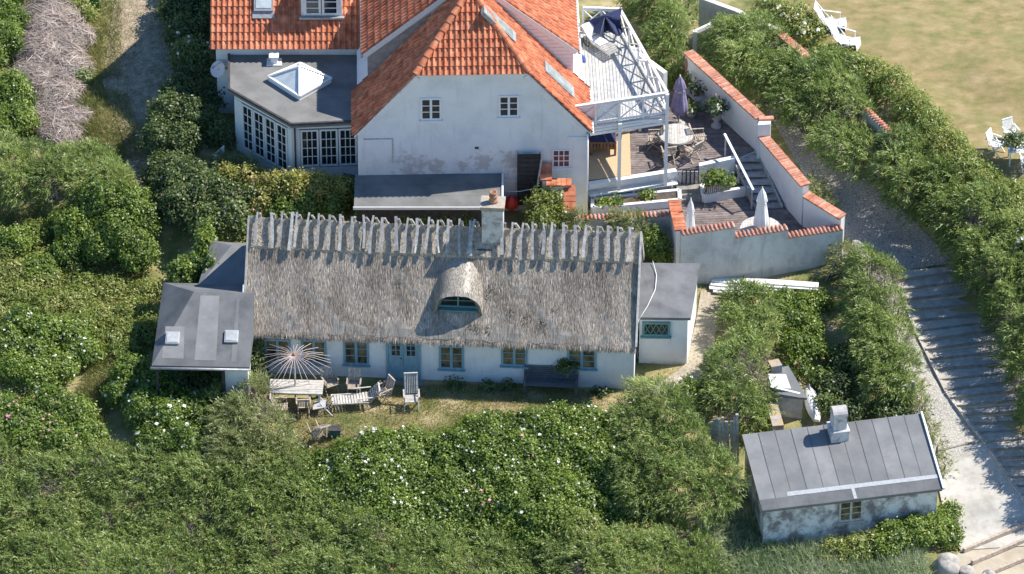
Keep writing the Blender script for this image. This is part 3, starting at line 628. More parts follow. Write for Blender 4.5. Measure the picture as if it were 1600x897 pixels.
# thatch body
def thatch():
    prof=[(EV+.02,EZ),(EV-.05,EZ+.10),(EV-.03,EZ+.26)]; n=14
    for i in range(1,n+1):
        t=i/n; prof.append((EV-.03+(RV-EV+.03)*t, EZ+.26+(RZ-EZ-.26)*t-.10*math.sin(math.pi*t)*.6))
    back=[(2*RV-a,b) for a,b in prof[:-1]][::-1]; prof=prof+back
    inner=[(2*RV-EV-.3,EZ+.02),(RV,RZ-.42),(EV+.3,EZ+.02)]
    m=len(prof); us=np.linspace(-.17,CLEN+.05,110); V=[];Fs=[]
    for u in us:
        for k,(v,z) in enumerate(prof):
            j=.035*math.sin(u*3.1+k)+.03*math.sin(u*7.7+k*2.2)+random.uniform(-.015,.015)
            V.append(FC(u,v+ (j if k<3 or k>m-4 else 0),z+j*.7-.05*math.sin(u/CLEN*3.1)*(1 if 3<k<m-4 else .3)))
    for i in range(len(us)-1):
        for k in range(m-1): Fs.append((i*m+k,(i+1)*m+k,(i+1)*m+k+1,i*m+k+1))
    b=len(V); 
    for u in (us[0],us[-1]): V+= [FC(u,v,z) for v,z in inner]
    Fs.append(tuple(range(m))+(b,b+1,b+2)); Fs.append(tuple((len(us)-1)*m+k for k in range(m))[::-1]+(b+5,b+4,b+3))
    Fs+=[(b,b+3,b+4,b+1),(b+1,b+4,b+5,b+2),(b+2,b+5,(len(us)-1)*m,0),(m-1,(len(us))*m-1,b+3,b)]
    me=bpy.data.meshes.new('thatch_roof'); me.from_pydata(V,[],Fs); me.materials.append(MATS['thatch_core']); return link('thatch_roof',me,cot)
roof=thatch()
def roofz(v):
    t=np.clip((v-EV+.03)/(RV-EV+.03),0,1); return EZ+.26+(RZ-EZ-.26)*t-.06*np.sin(np.pi*t)
DU,_=onwall(716,480,CL,CYAW,.5); DV,DW,DH=.40,.88,.84   # eyebrow dormer: middle u, front v, half width, arch height
DZ=float(roofz(np.array(DV)))
def dormer_h(u,v):
    """height of the eyebrow hump above the roof plane at (u,v), negative outside"""
    s=(u-DU)/(DW*1.0); arch=np.where(np.abs(s)<1,np.sqrt(np.maximum(0,1-np.abs(s)**2.3)),-1)
    return DZ+DH*arch+.42*(v-DV)-roofz(v)
# straw
def straw():
    n=68000; u=RNG.uniform(-.17,CLEN+.06,n); v=RNG.uniform(EV-.02,RV-.3,n)
    inside=(np.abs(u-DU)<DW)&(v>DV-.02)&(dormer_h(u,v)>0)
    u,v=u[~inside],v[~inside]; z=roofz(v)-.05*np.sin(u/CLEN*3.1)+.012
    sl=(RZ-EZ)/(RV-EV); dn=np.array([0,-1,-sl]); dn/=np.linalg.norm(dn)
    n=len(u); X=np.stack([u,v,z],1); d=nrm(dn+RNG.normal(size=(n,3))*np.array([.12,.03,.03])+np.array([0,-.05,.06]))
    s=np.tile([1.0,0,0],(n,1))+RNG.normal(size=(n,3))*.25
    patch=.5+.16*np.sin(u*1.3+np.sin(v*1.7)*1.5)*np.sin(v*2.3+u*.4)+.1*np.sin(u*5.1+v*.8)
    rr=patch+RNG.normal(size=n)*.2
    # fringe along the eave
    m=7000; ue=RNG.uniform(-.17,CLEN+.06,m); ve=RNG.uniform(EV-.07,EV+.1,m); ze=EZ+RNG.uniform(.04,.3,m)
    Xe=np.stack([ue,ve,ze],1); de=nrm(np.tile([0,-.45,-.9],(m,1))+RNG.normal(size=(m,3))*.12)
    # back slope, coarser
    k=9000; ub=RNG.uniform(-.17,CLEN+.06,k); vb=RNG.uniform(EV,RV-.3,k); Xb=np.stack([ub,2*RV-vb,roofz(vb)+.01],1); db=np.tile([0,-dn[1],dn[2]],(k,1))+RNG.normal(size=(k,3))*.06
    X=np.concatenate([X,Xe,Xb]); d=np.concatenate([d,de,db]); s=np.concatenate([s,np.tile([1.0,0,0],(m,1)),np.tile([1.0,0,0],(k,1))]); rr=np.concatenate([rr,RNG.normal(size=m)*.2+.45,RNG.normal(size=k)*.2+.5])
    c,sn=math.cos(CYAW),math.sin(CYAW); rot=lambda A:np.stack([A[:,0]*c-A[:,1]*sn,A[:,0]*sn+A[:,1]*c,A[:,2]],1)
    X=rot(X)+np.array([CL.x,CL.y,0]); N=len(X)
    L=RNG.uniform(.14,.36,N); L[n:n+m]*=.55
    kites('straw','straw',X,rot(d),rot(nrm(s)),L,RNG.uniform(.012,.032,N),0,rr,roof)
straw()
leafmat('moss',[(.09,.08,.045),(.15,.13,.07),(.21,.17,.10)],trans=.05)
def moss():
    u0=RNG.uniform(0,CLEN,18); v0=RNG.uniform(-.2,1.5,18); k=38; u=(u0[:,None]+RNG.normal(size=(18,k))*.09).ravel(); v=(v0[:,None]+RNG.normal(size=(18,k))*.07).ravel()
    ok=~((np.abs(u-DU)<DW+.1)&(v>DV-.1)); u,v=u[ok],v[ok]; n=len(u); z=roofz(v)-.05*np.sin(u/CLEN*3.1)+.03
    c,sn=math.cos(CYAW),math.sin(CYAW); X=np.stack([u*c-v*sn+CL.x,u*sn+v*c+CL.y,z],1)
    kites('moss','moss',X,nrm(RNG.normal(size=(n,3))*.6+np.array([0,-.5,-.2])),nrm(RNG.normal(size=(n,3))+np.array([1,0,0])),RNG.uniform(.04,.1,n),RNG.uniform(.02,.05,n),0,RNG.random(n),roof)
moss()
# eyebrow dormer
def eyebrow():
    V=[];Fs=[];na=25;nv=9; vv=np.linspace(DV-.16,DV+2.1,nv)
    for v in vv:
        for k in range(na):
            s=-1.0+2*k/(na-1); a=math.sqrt(max(0,1-abs(s)**2.3)); u=DU+s*DW*1.04
            dz=DH*a+.42*(v-DV); z=DZ+dz-(.10 if a<.02 else 0)
            V.append(FC(u,v+random.uniform(-.01,.01)-.12*a*(v<DV),z+random.uniform(-.012,.012)))
    for i in range(nv-1):
        for k in range(na-1): Fs.append((i*na+k,i*na+k+1,(i+1)*na+k+1,(i+1)*na+k))
    b=len(V)
    for k in range(na):
        s=-1.0+2*k/(na-1); a=math.sqrt(max(0,1-abs(s)**2.3)); V.append(FC(DU+s*(DW-.10),DV-.13,DZ+DH*a*.88-.04))
    for k in range(na-1): Fs.append((k,b+k,b+k+1,k+1))
    for k in range(na):
        s=-1.0+2*k/(na-1); a=math.sqrt(max(0,1-abs(s)**2.3)); V.append(FC(DU+s*(DW-.10),DV+.9,DZ+DH*a*.88-.04))
    for k in range(na-1): Fs.append((b+k,b+na+k,b+na+k+1,b+k+1))
    me=bpy.data.meshes.new('eyebrow_dormer'); me.from_pydata(V,[],Fs); me.materials.append(MATS['thatch_core'])
    o=link('eyebrow_dormer',me,cot); o['label']='thatched eyebrow dormer with small teal window'
    n=6500; s=RNG.uniform(-1,1,n); v=RNG.uniform(DV-.04,DV+1.9,n); a=np.sqrt(np.maximum(0,1-np.abs(s)**2.3)); u=DU+s*DW*1.04
    z=DZ+DH*a+.42*(v-DV)+.02; k=z>roofz(v)-.02; u,v,z,s,a=u[k],v[k],z[k],s[k],a[k]; n=len(u)
    d=nrm(np.stack([s*.25,-np.ones(n),-.42-np.abs(s)*.3],1)+RNG.normal(size=(n,3))*.09); sd=nrm(np.stack([np.ones(n),0*s,-np.sign(s)*np.abs(s)**1.3*1.8],1))
    c,sn=math.cos(CYAW),math.sin(CYAW); rot=lambda A:np.stack([A[:,0]*c-A[:,1]*sn,A[:,0]*sn+A[:,1]*c,A[:,2]],1)
    X=rot(np.stack([u,v,z],1))+np.array([CL.x,CL.y,0])
    kites('straw','straw_pale',X,rot(d),rot(sd),RNG.uniform(.10,.2,n),RNG.uniform(.018,.04,n),0,RNG.normal(size=n)*.2+.5,o)
    # timber window set back in the opening
    wf=MB(FC); g=MB(FC); vb=DV+.06; z0=DZ+.02
    wf.box(DU-.70,DU+.70,vb-.03,vb+.03,z0+.0,z0+.07); wf.box(DU-.03,DU+.03,vb-.03,vb+.03,z0+.07,z0+.62)
    pts=[(DU+s_*.70,vb,z0+.07+.55*math.sqrt(max(0,1-abs(s_)**2.3))) for s_ in np.linspace(-1,1,15)]
    for a_,b_ in zip(pts,pts[1:]): wf.beam(a_,b_,.05,.06)
    wf.box(DU-.6,DU+.6,vb-.02,vb+.02,z0+.30,z0+.33)
    wf.box(DU-.68,DU+.68,vb-.22,vb-.04,z0-.07,z0-.01)
    g.add([(p_[0],vb+.035,p_[2]) for p_ in pts]+[(DU+.70,vb+.035,z0),(DU-.70,vb+.035,z0)],[tuple(range(17))])
    wo_=wf.build('dormer_window','teal_paint',o)
    g.build('dormer_pane','glass',o)
eyebrow()
# ridge cap of tan thatch
rc=MB(FC); us=np.linspace(-.16,CLEN+.06,120); prof=[(-.98,-1.02),(-.95,-.9),(-.6,-.5),(-.25,-.1),(0,.06),(.25,-.1),(.6,-.5),(.95,-.9),(.98,-1.02)]; CW=.74
vs=[];fs=[]
for i,u in enumerate(us):
    for k,(a,b) in enumerate(prof):
        sl=(RZ-EZ-.26)/(RV-EV); z=RZ+.07+(b if abs(a)<.05 else -abs(a)*sl*CW)-(.12 if abs(a)>.96 else 0)+random.uniform(-.03,.03)
        vs.append((u,RV+a*CW+random.uniform(-.02,.02),z-.05*math.sin(u/CLEN*3.1)))
for i in range(len(us)-1):
    for k in range(8): fs.append((i*9+k,(i+1)*9+k,(i+1)*9+k+1,i*9+k+1))
fs+=[tuple(range(9)),tuple((len(us)-1)*9+k for k in range(9))[::-1]]
rc.add(vs,fs); rcap=rc.build('ridge_cap','thatch_tan',cot)
nst=5000; uu=RNG.uniform(-.16,CLEN+.05,nst); vv=RNG.uniform(-.74,.74,nst); sl=(RZ-EZ-.26)/(RV-EV)
XX=np.stack([uu,RV+vv,RZ+.09-np.abs(vv)*sl*1.0-.05*np.sin(uu/CLEN*3.1)],1); dd=nrm(np.stack([RNG.normal(size=nst)*.9,np.sign(vv)*1.0,-sl*np.ones(nst)],1))
c_,s_=math.cos(CYAW),math.sin(CYAW); rotc=lambda A:np.stack([A[:,0]*c_-A[:,1]*s_,A[:,0]*s_+A[:,1]*c_,A[:,2]],1)
kites('ridge_straw','straw_pale',rotc(XX)+np.array([CL.x,CL.y,0]),rotc(dd),rotc(nrm(RNG.normal(size=(nst,3))+np.array([1,0,0]))),RNG.uniform(.05,.12,nst),RNG.uniform(.015,.03,nst),0,RNG.normal(size=nst)*.2+.35,rcap)
STK=[406,427,444,460,467,486,501,518,534,553,570,586,600,621,640,654,673,687,703,720,737,744,787,803,820,834,850,865,882,900,918,936,952,967,986]
for sx in STK:
    u=onwall(sx,368,CL,CYAW,RV)[0]
    for side in (-1,1):
        m_=MB(FC); n_=6; L=random.uniform(1.08,1.34); top=random.uniform(.02,.12) if side<0 else .02; j=random.uniform(-.10,.10); bend=random.uniform(-.05,.05); wd=random.uniform(.095,.145)
        pts=[]
        for k in range(n_):
            t=k/(n_-1); d=-top+(L+top)*t
            pts.append((u+(.05*side)+j*t+bend*math.sin(t*3.1)+random.uniform(-.005,.005),RV+side*(d*.67),RZ+.27-d*.745+.02))
        for a_,b_,k in zip(pts,pts[1:],range(n_)): m_.beam(a_,b_,wd*(.7+.35*k/n_),.065,up=(0,-side*.74,.67),rnd=.5)
        m_.r=[random.random()]*len(m_.r)
        m_.build('ridge_stick','stick_wood',cot)
# chimney
cu=onwall(770,345,CL,CYAW,RV-.1)[0]
ch=MB(FC); ch.box(cu-.39,cu+.39,RV-.36,RV+.26,4.3,6.5); cho=ch.build('chimney','chimney_wall',cot)
cc=MB(FC); cc.box(cu-.45,cu+.45,RV-.43,RV+.33,6.503,6.60); cc.box(cu-.42,cu+.42,RV-.39,RV+.29,6.40,6.50); cc.build('chimney_cap','lichen_stone',cho)
ct=MB(FC); x,y,z=cu+.02,RV-.05,6.6; ct.lathe((x,y,z),[(.17,0),(.17,.1),(.13,.12),(.13,.22),(.16,.25),(.16,.3),(.12,.32),(.15,.40),(.15,.46),(.10,.46),(.10,.2)],14); ct.build('chimney_pot','terracotta',cho)
fl=MB(FC); fl.box(cu-.55,cu-.0,RV-.56,RV-.43,RZ-.62,RZ-.55); fl.build('lead_apron','dark_metal',cho)
# verges
for u in (-.2,CLEN+.08):
    vg=MB(FC); vg.beam((u,EV-.02,EZ+.22),(u,RV,RZ+.02),.07,.26); vg.beam((u,2*RV-EV+.02,EZ+.22),(u,RV,RZ+.02),.07,.26)
    vo=vg.build('verge_board','grey_wood',cot)
vg=MB(FC); vg.beam((-.26,EV+.02,EZ+.25),(-.26,EV+1.1,EZ+1.50),.05,.24); vg.build('white_verge_strip','white_paint',cot)
def cwin(px0,px1,py1,h,gm='glass_curtain',rows=3):
    u0,_=onwall(px0,py1,CL,CYAW); u1,z0=onwall(px1,py1,CL,CYAW); _,z0=onwall((px0+px1)/2,py1,CL,CYAW)
    return window(cot,FC,u0,u1,z0,z0+h,2,1,rows,'blue_paint',gm,fw=.085,bar=.03,depth=.05)
cwin(414,455,566,1.1); cwin(471,511,567,1.1); cwin(537,577,569,1.15); cwin(686,725,576,1.1); cwin(783,824,571,.95); cwin(886,932,575,.95)
# double door
u0,_=onwall(604,592,CL,CYAW); u1,zd=onwall(658,592,CL,CYAW); zd=max(zd,.06)
db=MB(FC); db.box(u0,u0+.09,-.07,-.004,zd,2.02); db.box(u1-.09,u1,-.07,-.004,zd,2.02); db.box(u0+.09,u1-.09,-.07,-.004,1.94,2.02); um=(u0+u1)/2
do=db.build('front_door','blue_paint',cot)
for a,b in ((u0+.095,um-.006),(um+.006,u1-.095)):
    lf=MB(FC); lf.box(a,b,-.045,-.006,zd,1.12); lf.box(a,a+.12,-.045,-.006,1.122,1.93); lf.box(b-.12,b,-.045,-.006,1.122,1.93); lf.box(a+.122,b-.122,-.045,-.006,1.82,1.93)
    for z in (1.35,1.58): lf.box(a+.122,b-.122,-.04,-.010,z,z+.03)
    lf.box((a+b)/2-.014,(a+b)/2+.014,-.038,-.011,1.124,1.818)
    for z in (.25,.68): lf.box(a+.1,b-.1,-.052,-.046,z,z+.33)
    lf.build('door_leaf','blue_paint',do)
    g=MB(FC); g.box(a+.12,b-.12,-.025,-.012,1.12,1.82); g.build('door_pane','glass',do)
hd=MB(FC); hd.tube([(um-.05,-.05,1.02),(um-.05,-.10,1.02),(um-.12,-.10,1.02)],.012); hd.build('door_handle','dark_metal',do)
sp_=MB(FC); sp_.box(u0-.1,u1+.1,-.42,-.08,-.1,zd-.01); sp_.build('doorstep','step_stone',cot)
# small end wall window strip
# ------------------------------------------------------------------ left wing of the cottage (felt roofs)
def poly_roof(par,name,pts,n,t,m): mb=MB(); mb.slab(pts,n,t); return mb.build(name,m,par)
def hip_roof(par,F,u0,u1,v0,v1,ze,zr,ru0,ru1,m,t=.10,strips=0):
    A=lambda u,v,z:Vector(F(u,v,z)); vm=(v0+v1)/2 if not isinstance(zr,tuple) else zr[1]; zr=zr[0] if isinstance(zr,tuple) else zr
    mb=MB(); faces=[[A(u0,v0,ze),A(u1,v0,ze),A(ru1,vm,zr),A(ru0,vm,zr)],[A(u1,v1,ze),A(u0,v1,ze),A(ru0,vm,zr),A(ru1,vm,zr)],[A(u0,v1,ze),A(u0,v0,ze),A(ru0,vm,zr)]]
    if ru1<u1-.01: faces.append([A(u1,v0,ze),A(u1,v1,ze),A(ru1,vm,zr)])
    else: faces.append([A(u1,v0,ze),A(u1,v1,ze),A(ru1,vm,zr)])
    for f in faces: mb.add(f,[tuple(range(len(f)))])
    lo=[A(u0,v0,ze-t),A(u1,v0,ze-t),A(u1,v1,ze-t),A(u0,v1,ze-t)]; up=[A(u0,v0,ze),A(u1,v0,ze),A(u1,v1,ze),A(u0,v1,ze)]
    mb.add(lo+up,[(0,3,2,1),(0,1,5,4),(1,2,6,5),(2,3,7,6),(3,0,4,7)])
    return mb.build('roof',m,par)
EA=P(237,571,2.3); EB=P(390,574,2.3); EYAW=math.atan2(EB.y-EA.y,EB.x-EA.x); FE=frame(EA,EYAW); EL=(EB-EA).length
ext=thing('cottage_extension','low extension with dark hipped felt roof and two small square skylights','extension',FE(EL/2,2.3,0))
m_=MB(FE); m_.box(2.65,EL-.12,.35,4.6,-.5,2.19); m_.box(.2,2.65,3.0,4.6,-.5,2.19); m_.build('wall','plaster',ext)
hip_roof(ext,FE,0,EL,0,5.05,2.3,(3.42,3.05),1.35,EL-.02,'felt',.10)
pst=MB(FE); pst.box(.12,.22,.12,.22,-.3,2.19); pst.box(2.55,2.65,.12,.22,-.3,2.19); pst.build('post','dark_wood',ext)
gt=MB(FE); gt.tube([(-.05,-.06,2.22),(EL+.02,-.06,2.22)],.05); gt.build('gutter','zinc',ext)
dp=MB(FE); dp.tube([(EL-.1,-.02,2.2),(EL-.1,.2,1.9),(EL-.1,.3,.0)],.04); dp.build('downpipe','white_paint',ext)
sl=1.12/3.05
for (a,b) in ((270,533),(362,532)):
    q=P(a,b,2.62); du=(q-EA); u=du.x*math.cos(EYAW)+du.y*math.sin(EYAW); v=-du.x*math.sin(EYAW)+du.y*math.cos(EYAW)
    k=MB(FE); h=.25; z=lambda vv:2.3+sl*vv
    k.slab([FE(0,0,0)]*0 or [(u-h,v-h*.95,z(v-h*.95)+.10),(u+h,v-h*.95,z(v-h*.95)+.10),(u+h,v+h*.95,z(v+h*.95)+.10),(u-h,v+h*.95,z(v+h*.95)+.10)],(0,-.35,1),.14)
    o=k.build('roof_light','felt_patch',ext); h2=.21
    k=MB(FE); k.slab([(u-h2,v-h2,z(v-h2)+.125),(u+h2,v-h2,z(v-h2)+.125),(u+h2,v+h2,z(v+h2)+.125),(u-h2,v+h2,z(v+h2)+.125)],(0,-.35,1),.02); k.build('pane','dull_dome',o)
pt=MB(FE); zz=lambda vv:2.3+sl*vv+.006
for (u0,u1,v0,v1) in ((1.55,2.35,.25,2.9),(0.35,1.15,.3,1.6),(2.9,3.1,.2,2.8)):
    pt.add([(u0,v0,zz(v0)),(u1,v0,zz(v0)),(u1-.05,v1,zz(v1)),(u0+.05,v1,zz(v1))],[(0,1,2,3)])
pt.build('felt_strip','felt_light' if False else 'felt_blue',ext)
# low building behind it
BA=P(313,434,2.35); BB=P(388,440,2.35); FB=frame(BA,math.atan2(BB.y-BA.y,BB.x-BA.x)); BL=(BB-BA).length
ex2=thing('cottage_outhouse','small felt-roofed outhouse tucked behind the dark extension against the thatch','outhouse',FB(1,1.2,.2))
m_=MB(FB); m_.box(.12,BL,.1,2.2,-.3,2.24); m_.build('wall','plaster',ex2)
hip_roof(ex2,FB,0,BL+.1,-.55,2.35,2.35,(2.85,1.5),.95,BL+.08,'felt_blue',.1)

# ------------------------------------------------------------------ right annex of the cottage
XA=P(998,496,2.25); XB=P(1079,497,2.25); XYAW=math.atan2(XB.y-XA.y,XB.x-XA.x); FX=frame(XA,XYAW); XL=(XB-XA).length
XD=P(1094,410,2.55); 
anx=thing('white_annex','small white annex with grey felt roof and teal lattice window at right end of cottage','annex',FX(XL/2,1.5,0))
lx=(XD.x-XA.x)*math.cos(XYAW)+(XD.y-XA.y)*math.sin(XYAW)-XL; ld=-(XD.x-XA.x)*math.sin(XYAW)+(XD.y-XA.y)*math.cos(XYAW)
m_=MB(FX); m_.prism([(.03,.12),(XL-.10,.12),(XL-.10+lx,ld-.1),(.03+lx*.3,ld-.1)],-.5,2.16); m_.build('wall','white_wall',anx)
m_=MB(FX); a,b,c,d=(0,0,2.25),(XL,0,2.25),(XL+lx,ld,2.5),(.05,ld,2.5); e=(XL*.25,.9,2.52); f=(XL*.3+lx*.4,ld-.9,2.62)
m_.add([a,b,c,d,e,f],[(0,1,4),(1,2,5,4),(2,3,5),(3,0,4,5)]); m_.add([a,b,c,d]+[(p[0],p[1],p[2]-.11) for p in (a,b,c,d)],[(0,4,5,1),(1,5,6,2),(2,6,7,3),(3,7,4,0),(4,7,6,5)]); m_.build('roof','felt',anx)
u0,z0=onwall(1003,524,XA,XYAW,.12); u1,_=onwall(1047,524,XA,XYAW,.12)
wx=window(anx,FX,u0,u1,z0,z0+.66,1,1,1,'teal_paint','glass',v=.12,fw=.09,sill=True); wx['label']='teal window with white diamond lattice'
m_=MB(FX); n_=4; a0=u0+.1;b0=u1-.1;
for i in range(n_):
    x0=a0+(b0-a0)*i/n_; x1=a0+(b0-a0)*(i+1)/n_
    m_.beam((x0,.08,z0+.1),(x1,.08,z0+.56),.02); m_.beam((x0,.075,z0+.56),(x1,.075,z0+.1),.02)
m_.build('lattice','teal_paint',wx)
m_=MB(); m_.tube([P(1020,408,2.62),P(1026,430,2.66),P(1024,452,2.62),P(1012,478,2.45),P(998,500,2.2),P(994,520,1.3),P(996,560,.2)],.014,5); tag(m_.build('cable','white_paint'),'thin pale cable trailing across the felt roof of the small annex','cable')
# ================================================================== big tiled house
HY=R(1.6); hr=P(919,200,5.4); HO=(hr.x-4.4*math.cos(HY),hr.y-4.4*math.sin(HY)); FH=frame(HO,HY)
HW=4.4; TP=1.15; ZE=5.4; HB=2.05; ZB=ZE+(HW-HB)*TP; ZR=ZE+HW*TP; VD=2.75; HL=11.0
house=thing('tiled_house','large white gabled house with orange pantile roof and half-hipped end','house',FH(0,4,.8))
m_=MB(FH)
g=[(-HW+.05,.2),(HW-.05,.2),(HW-.05,ZE-.1),(HB,ZB-.14),(-HB,ZB-.14),(-HW+.05,ZE-.1)]
vs=[(a,0,z) for a,z in g]+[(a,HL,z) for a,z in g]; n=6
m_.add(vs,[tuple(range(6)),tuple(range(6,12))[::-1]]+[(i,i+6,(i+1)%6+6,(i+1)%6) for i in range(6)])
m_.v=[v for v in m_.v]
sp=[FH(-2.3,0,3.75)+(1.5,),FH(-1.3,0,3.7)+(1.0,),FH(.4,0,3.9)+(1.1,),FH(1.5,0,3.9)+(1.2,),FH(-.4,0,3.7)+(.8,)]
mat('gable_wall',[(.68,.69,.69),(.76,.76,.75),(.80,.80,.79)],nscale=1.2,bump=.3,bscale=8,extra=both(patches((.45,.38,.36),sp,thr=.56,nsc=3.6,amount=.65),stain((.50,.48,.45),.55,.70,nsc=4,stretch=(1,1,.12),amt=.35),stain((.38,.30,.25),.68,.72,nsc=7,amt=.5)))
m_.build('wall','gable_wall',house)
for s_ in (-1,1):
    vb=MB(FH); vb.beam((s_*(HW-.1),-.035,ZE-.16),(s_*(HB+.0),-.035,ZB-.22),.06,.26,up=(0,0,1))
    vb.build('rake_band','plaster',house)
vb=MB(FH); vb.box(HW-.75,HW-.06,-.05,-.002,ZE-.55,ZE-.38); vb.build('plaster_ledge','plaster',house)
A=lambda u,v,z:Vector(FH(u,v,z))
def slope(side,u_e,z_e,tp,v0f,v1,name,overh=.12,top=0.0):
    """main or dormer slope; v0f(height fraction u)-> near v"""
    run=u_e-top; L=run*math.sqrt(1+tp*tp); U=A(0,1,0)-A(0,0,0); V=(A(side*top,0,z_e+run*tp)-A(side*u_e,0,z_e)); O=A(side*u_e,0,z_e)
    def f(d): u=u_e-d/math.sqrt(1+tp*tp); return (v0f(u),v1)
    mb=tiles(O,U,V,L,f); return mb
near=lambda u:(-.13 if u>HB else (HB-u)-.13)
roofo=None
for s_ in (1,-1):
    mb=slope(s_,HW+.10,ZE-.115,TP,near,VD+.05,'r')
    if roofo is None: roof_mb=mb
    else:
        b=len(roof_mb.v); roof_mb.v+=mb.v; roof_mb.f+=[tuple(i+b for i in f) for f in mb.f]; roof_mb.r+=mb.r; roof_mb.sm+=mb.sm
    roofo=1
mh=tiles(A(0,-.16,ZB-.02),A(1,0,0)-A(0,0,0),A(0,HB,ZR)-A(0,0,ZB),HB*math.sqrt(1+TP*TP),lambda d:(-(HB-d/math.sqrt(1+TP*TP)),(HB-d/math.sqrt(1+TP*TP))))
b=len(roof_mb.v); roof_mb.v+=mh.v; roof_mb.f+=[tuple(i+b for i in f) for f in mh.f]; roof_mb.r+=mh.r; roof_mb.sm+=mh.sm
rh=roof_mb.build('roof','clay',house)
rt=MB()
for s_ in (1,-1): ridge_tiles(A(s_*(HB+.05),-.12,ZB+.02),A(0,HB-.05,ZR+.05),.13,.36,rt)
ridge_tiles(A(0,HB,ZR+.06),A(0,HL,ZR+.06),.13,.4,rt); rt.build('hip_tiles','clay',rh)
# underside boarding so the verge and eaves have thickness
ub=MB(FH)
for s_ in (1,-1):
    ub.add([(s_*(HW+.08),-.10,ZE-.17),(s_*HB,-.10,ZB-.06),(s_*HB,VD,ZB-.06),(s_*(HW+.08),VD,ZE-.17),(s_*(HW+.08),-.10,ZE-.23),(s_*HB,-.10,ZB-.12),(s_*HB,VD,ZB-.12),(s_*(HW+.08),VD,ZE-.23)],[(0,1,2,3),(4,7,6,5),(0,4,5,1),(1,5,6,2),(2,6,7,3),(3,7,4,0)])
ub.box(-HB,HB,-.13,.02,ZB-.13,ZB-.06)
ub.build('eaves_board','plaster',rh)
# wide dormers behind: cheek walls and shallower slopes up to the ridge
DUE=3.93; ZC0=ZE+(HW-DUE)*TP; ZC1=7.12; DTP=(ZR-ZC1)/DUE
cw_=MB(FH); cw_.add([(-DUE,VD,4.0),(DUE,VD,4.0),(DUE,VD,ZC1-.05),(0,VD,ZR-.05),(-DUE,VD,ZC1-.05),(-DUE,HL,4.0),(DUE,HL,4.0),(DUE,HL,ZC1-.05),(0,HL,ZR-.05),(-DUE,HL,ZC1-.05)],[(0,1,2,3,4),(9,8,7,6,5),(1,6,7,2),(0,4,9,5),(2,7,8,3),(3,8,9,4)])
cwo=cw_.build('dormer','pink_siding',house); cwo['label']='wide roof dormer with boarded cheeks'
cb_=MB(FH)
for k in range(26):
    z=5.9+k*.17
    for s_ in (1,):
        ua=HW-(z-ZE)/TP; ub_=(ZR-z)/DTP if z>ZC1 else DUE
        if ub_-max(ua,0)>.08: cb_.box(max(ua-.1,0),min(ub_-.02,DUE-.01),VD-.022,VD-.002,z,z+.155)
for s_ in (1,-1):
    cb_.beam((s_*(DUE+.12),VD-.05,ZC1-.10),(0,VD-.05,ZR-.02),.07,.2)
cb_.build('cheek_board','white_paint',cwo)
dmb=None
for s_ in (1,-1):
    mb=slope(s_,DUE+.16,ZC1-.06,DTP,lambda u:VD-.06,HL,'d')
    if dmb is None: dmb=mb
    else:
        b=len(dmb.v); dmb.v+=mb.v; dmb.f+=[tuple(i+b for i in f) for f in mb.f]; dmb.r+=mb.r; dmb.sm+=mb.sm
dmb.build('dormer_roof','clay',cwo)
for s_ in (1,-1): gt=MB(FH); gt.tube([(s_*(DUE+.22),VD-.1,ZC1-.1),(s_*(DUE+.22),HL,ZC1-.1)],.055); gt.build('gutter','zinc',cwo)
lw=MB(FH)  # grey sheet over the left dormer cheek
lw.add([(-DUE,VD,ZC0+.08),(-DUE-.0,VD-.02,ZC1-.2),(-1.5,VD-.02,ZR-1.5*DTP-.25),(-1.5,VD-.02,ZR-1.5*TP+.08)],[(0,1,2,3)]); lw.build('cheek_sheet','zinc',cwo)
dpp=MB(FH); dpp.tube([(HW-.02,-.10,ZE-.2),(HW-.02,-.08,1.3)],.045); dpp.tube([(HW+.17,-.15,ZE-.16),(HW+.17,VD,ZE-.16)],.055); dpp.build('downpipe','white_paint',house)
# windows on the gable
for (x0,x1,y1,y0) in ((655,692,187,153),(777,813,182,149)):
    u0,z0=onwall(x0+2,y1,HO,HY); u1,_=onwall(x1-2,y1,HO,HY); z1=onwall(x0,y0,HO,HY)[1]
    window(house,FH,u0,u1,z0,z1,2,1,3,'white_paint','glass',fw=.075,bar=.035,depth=.05)
u0,z0=onwall(863,261,HO,HY); u1,z1=onwall(891,233,HO,HY)
w_=window(house,FH,u0,u1,z0,z1,1,3,3,'white_paint','red_curtain',fw=.05,bar=.035,depth=.04); w_['label']='small nine-pane window with dark red curtain'
m_=MB(FH)
u,z=onwall(614,255,HO,HY); z2=onwall(614,217,HO,HY)[1]; m_.box(u-.012,u+.02,-.03,-.003,z,z2); u3=onwall(568,217,HO,HY)[0]; m_.box(u3,u+.02,-.04,-.003,z2,z2+.03)
m_.build('wall_trim','grey_wood',house)
u,z=onwall(745,231,HO,HY); m_=MB(FH); m_.box(u-.07,u+.07,-.02,-.003,z-.05,z+.05); m_.build('air_vent','dark_metal',house)
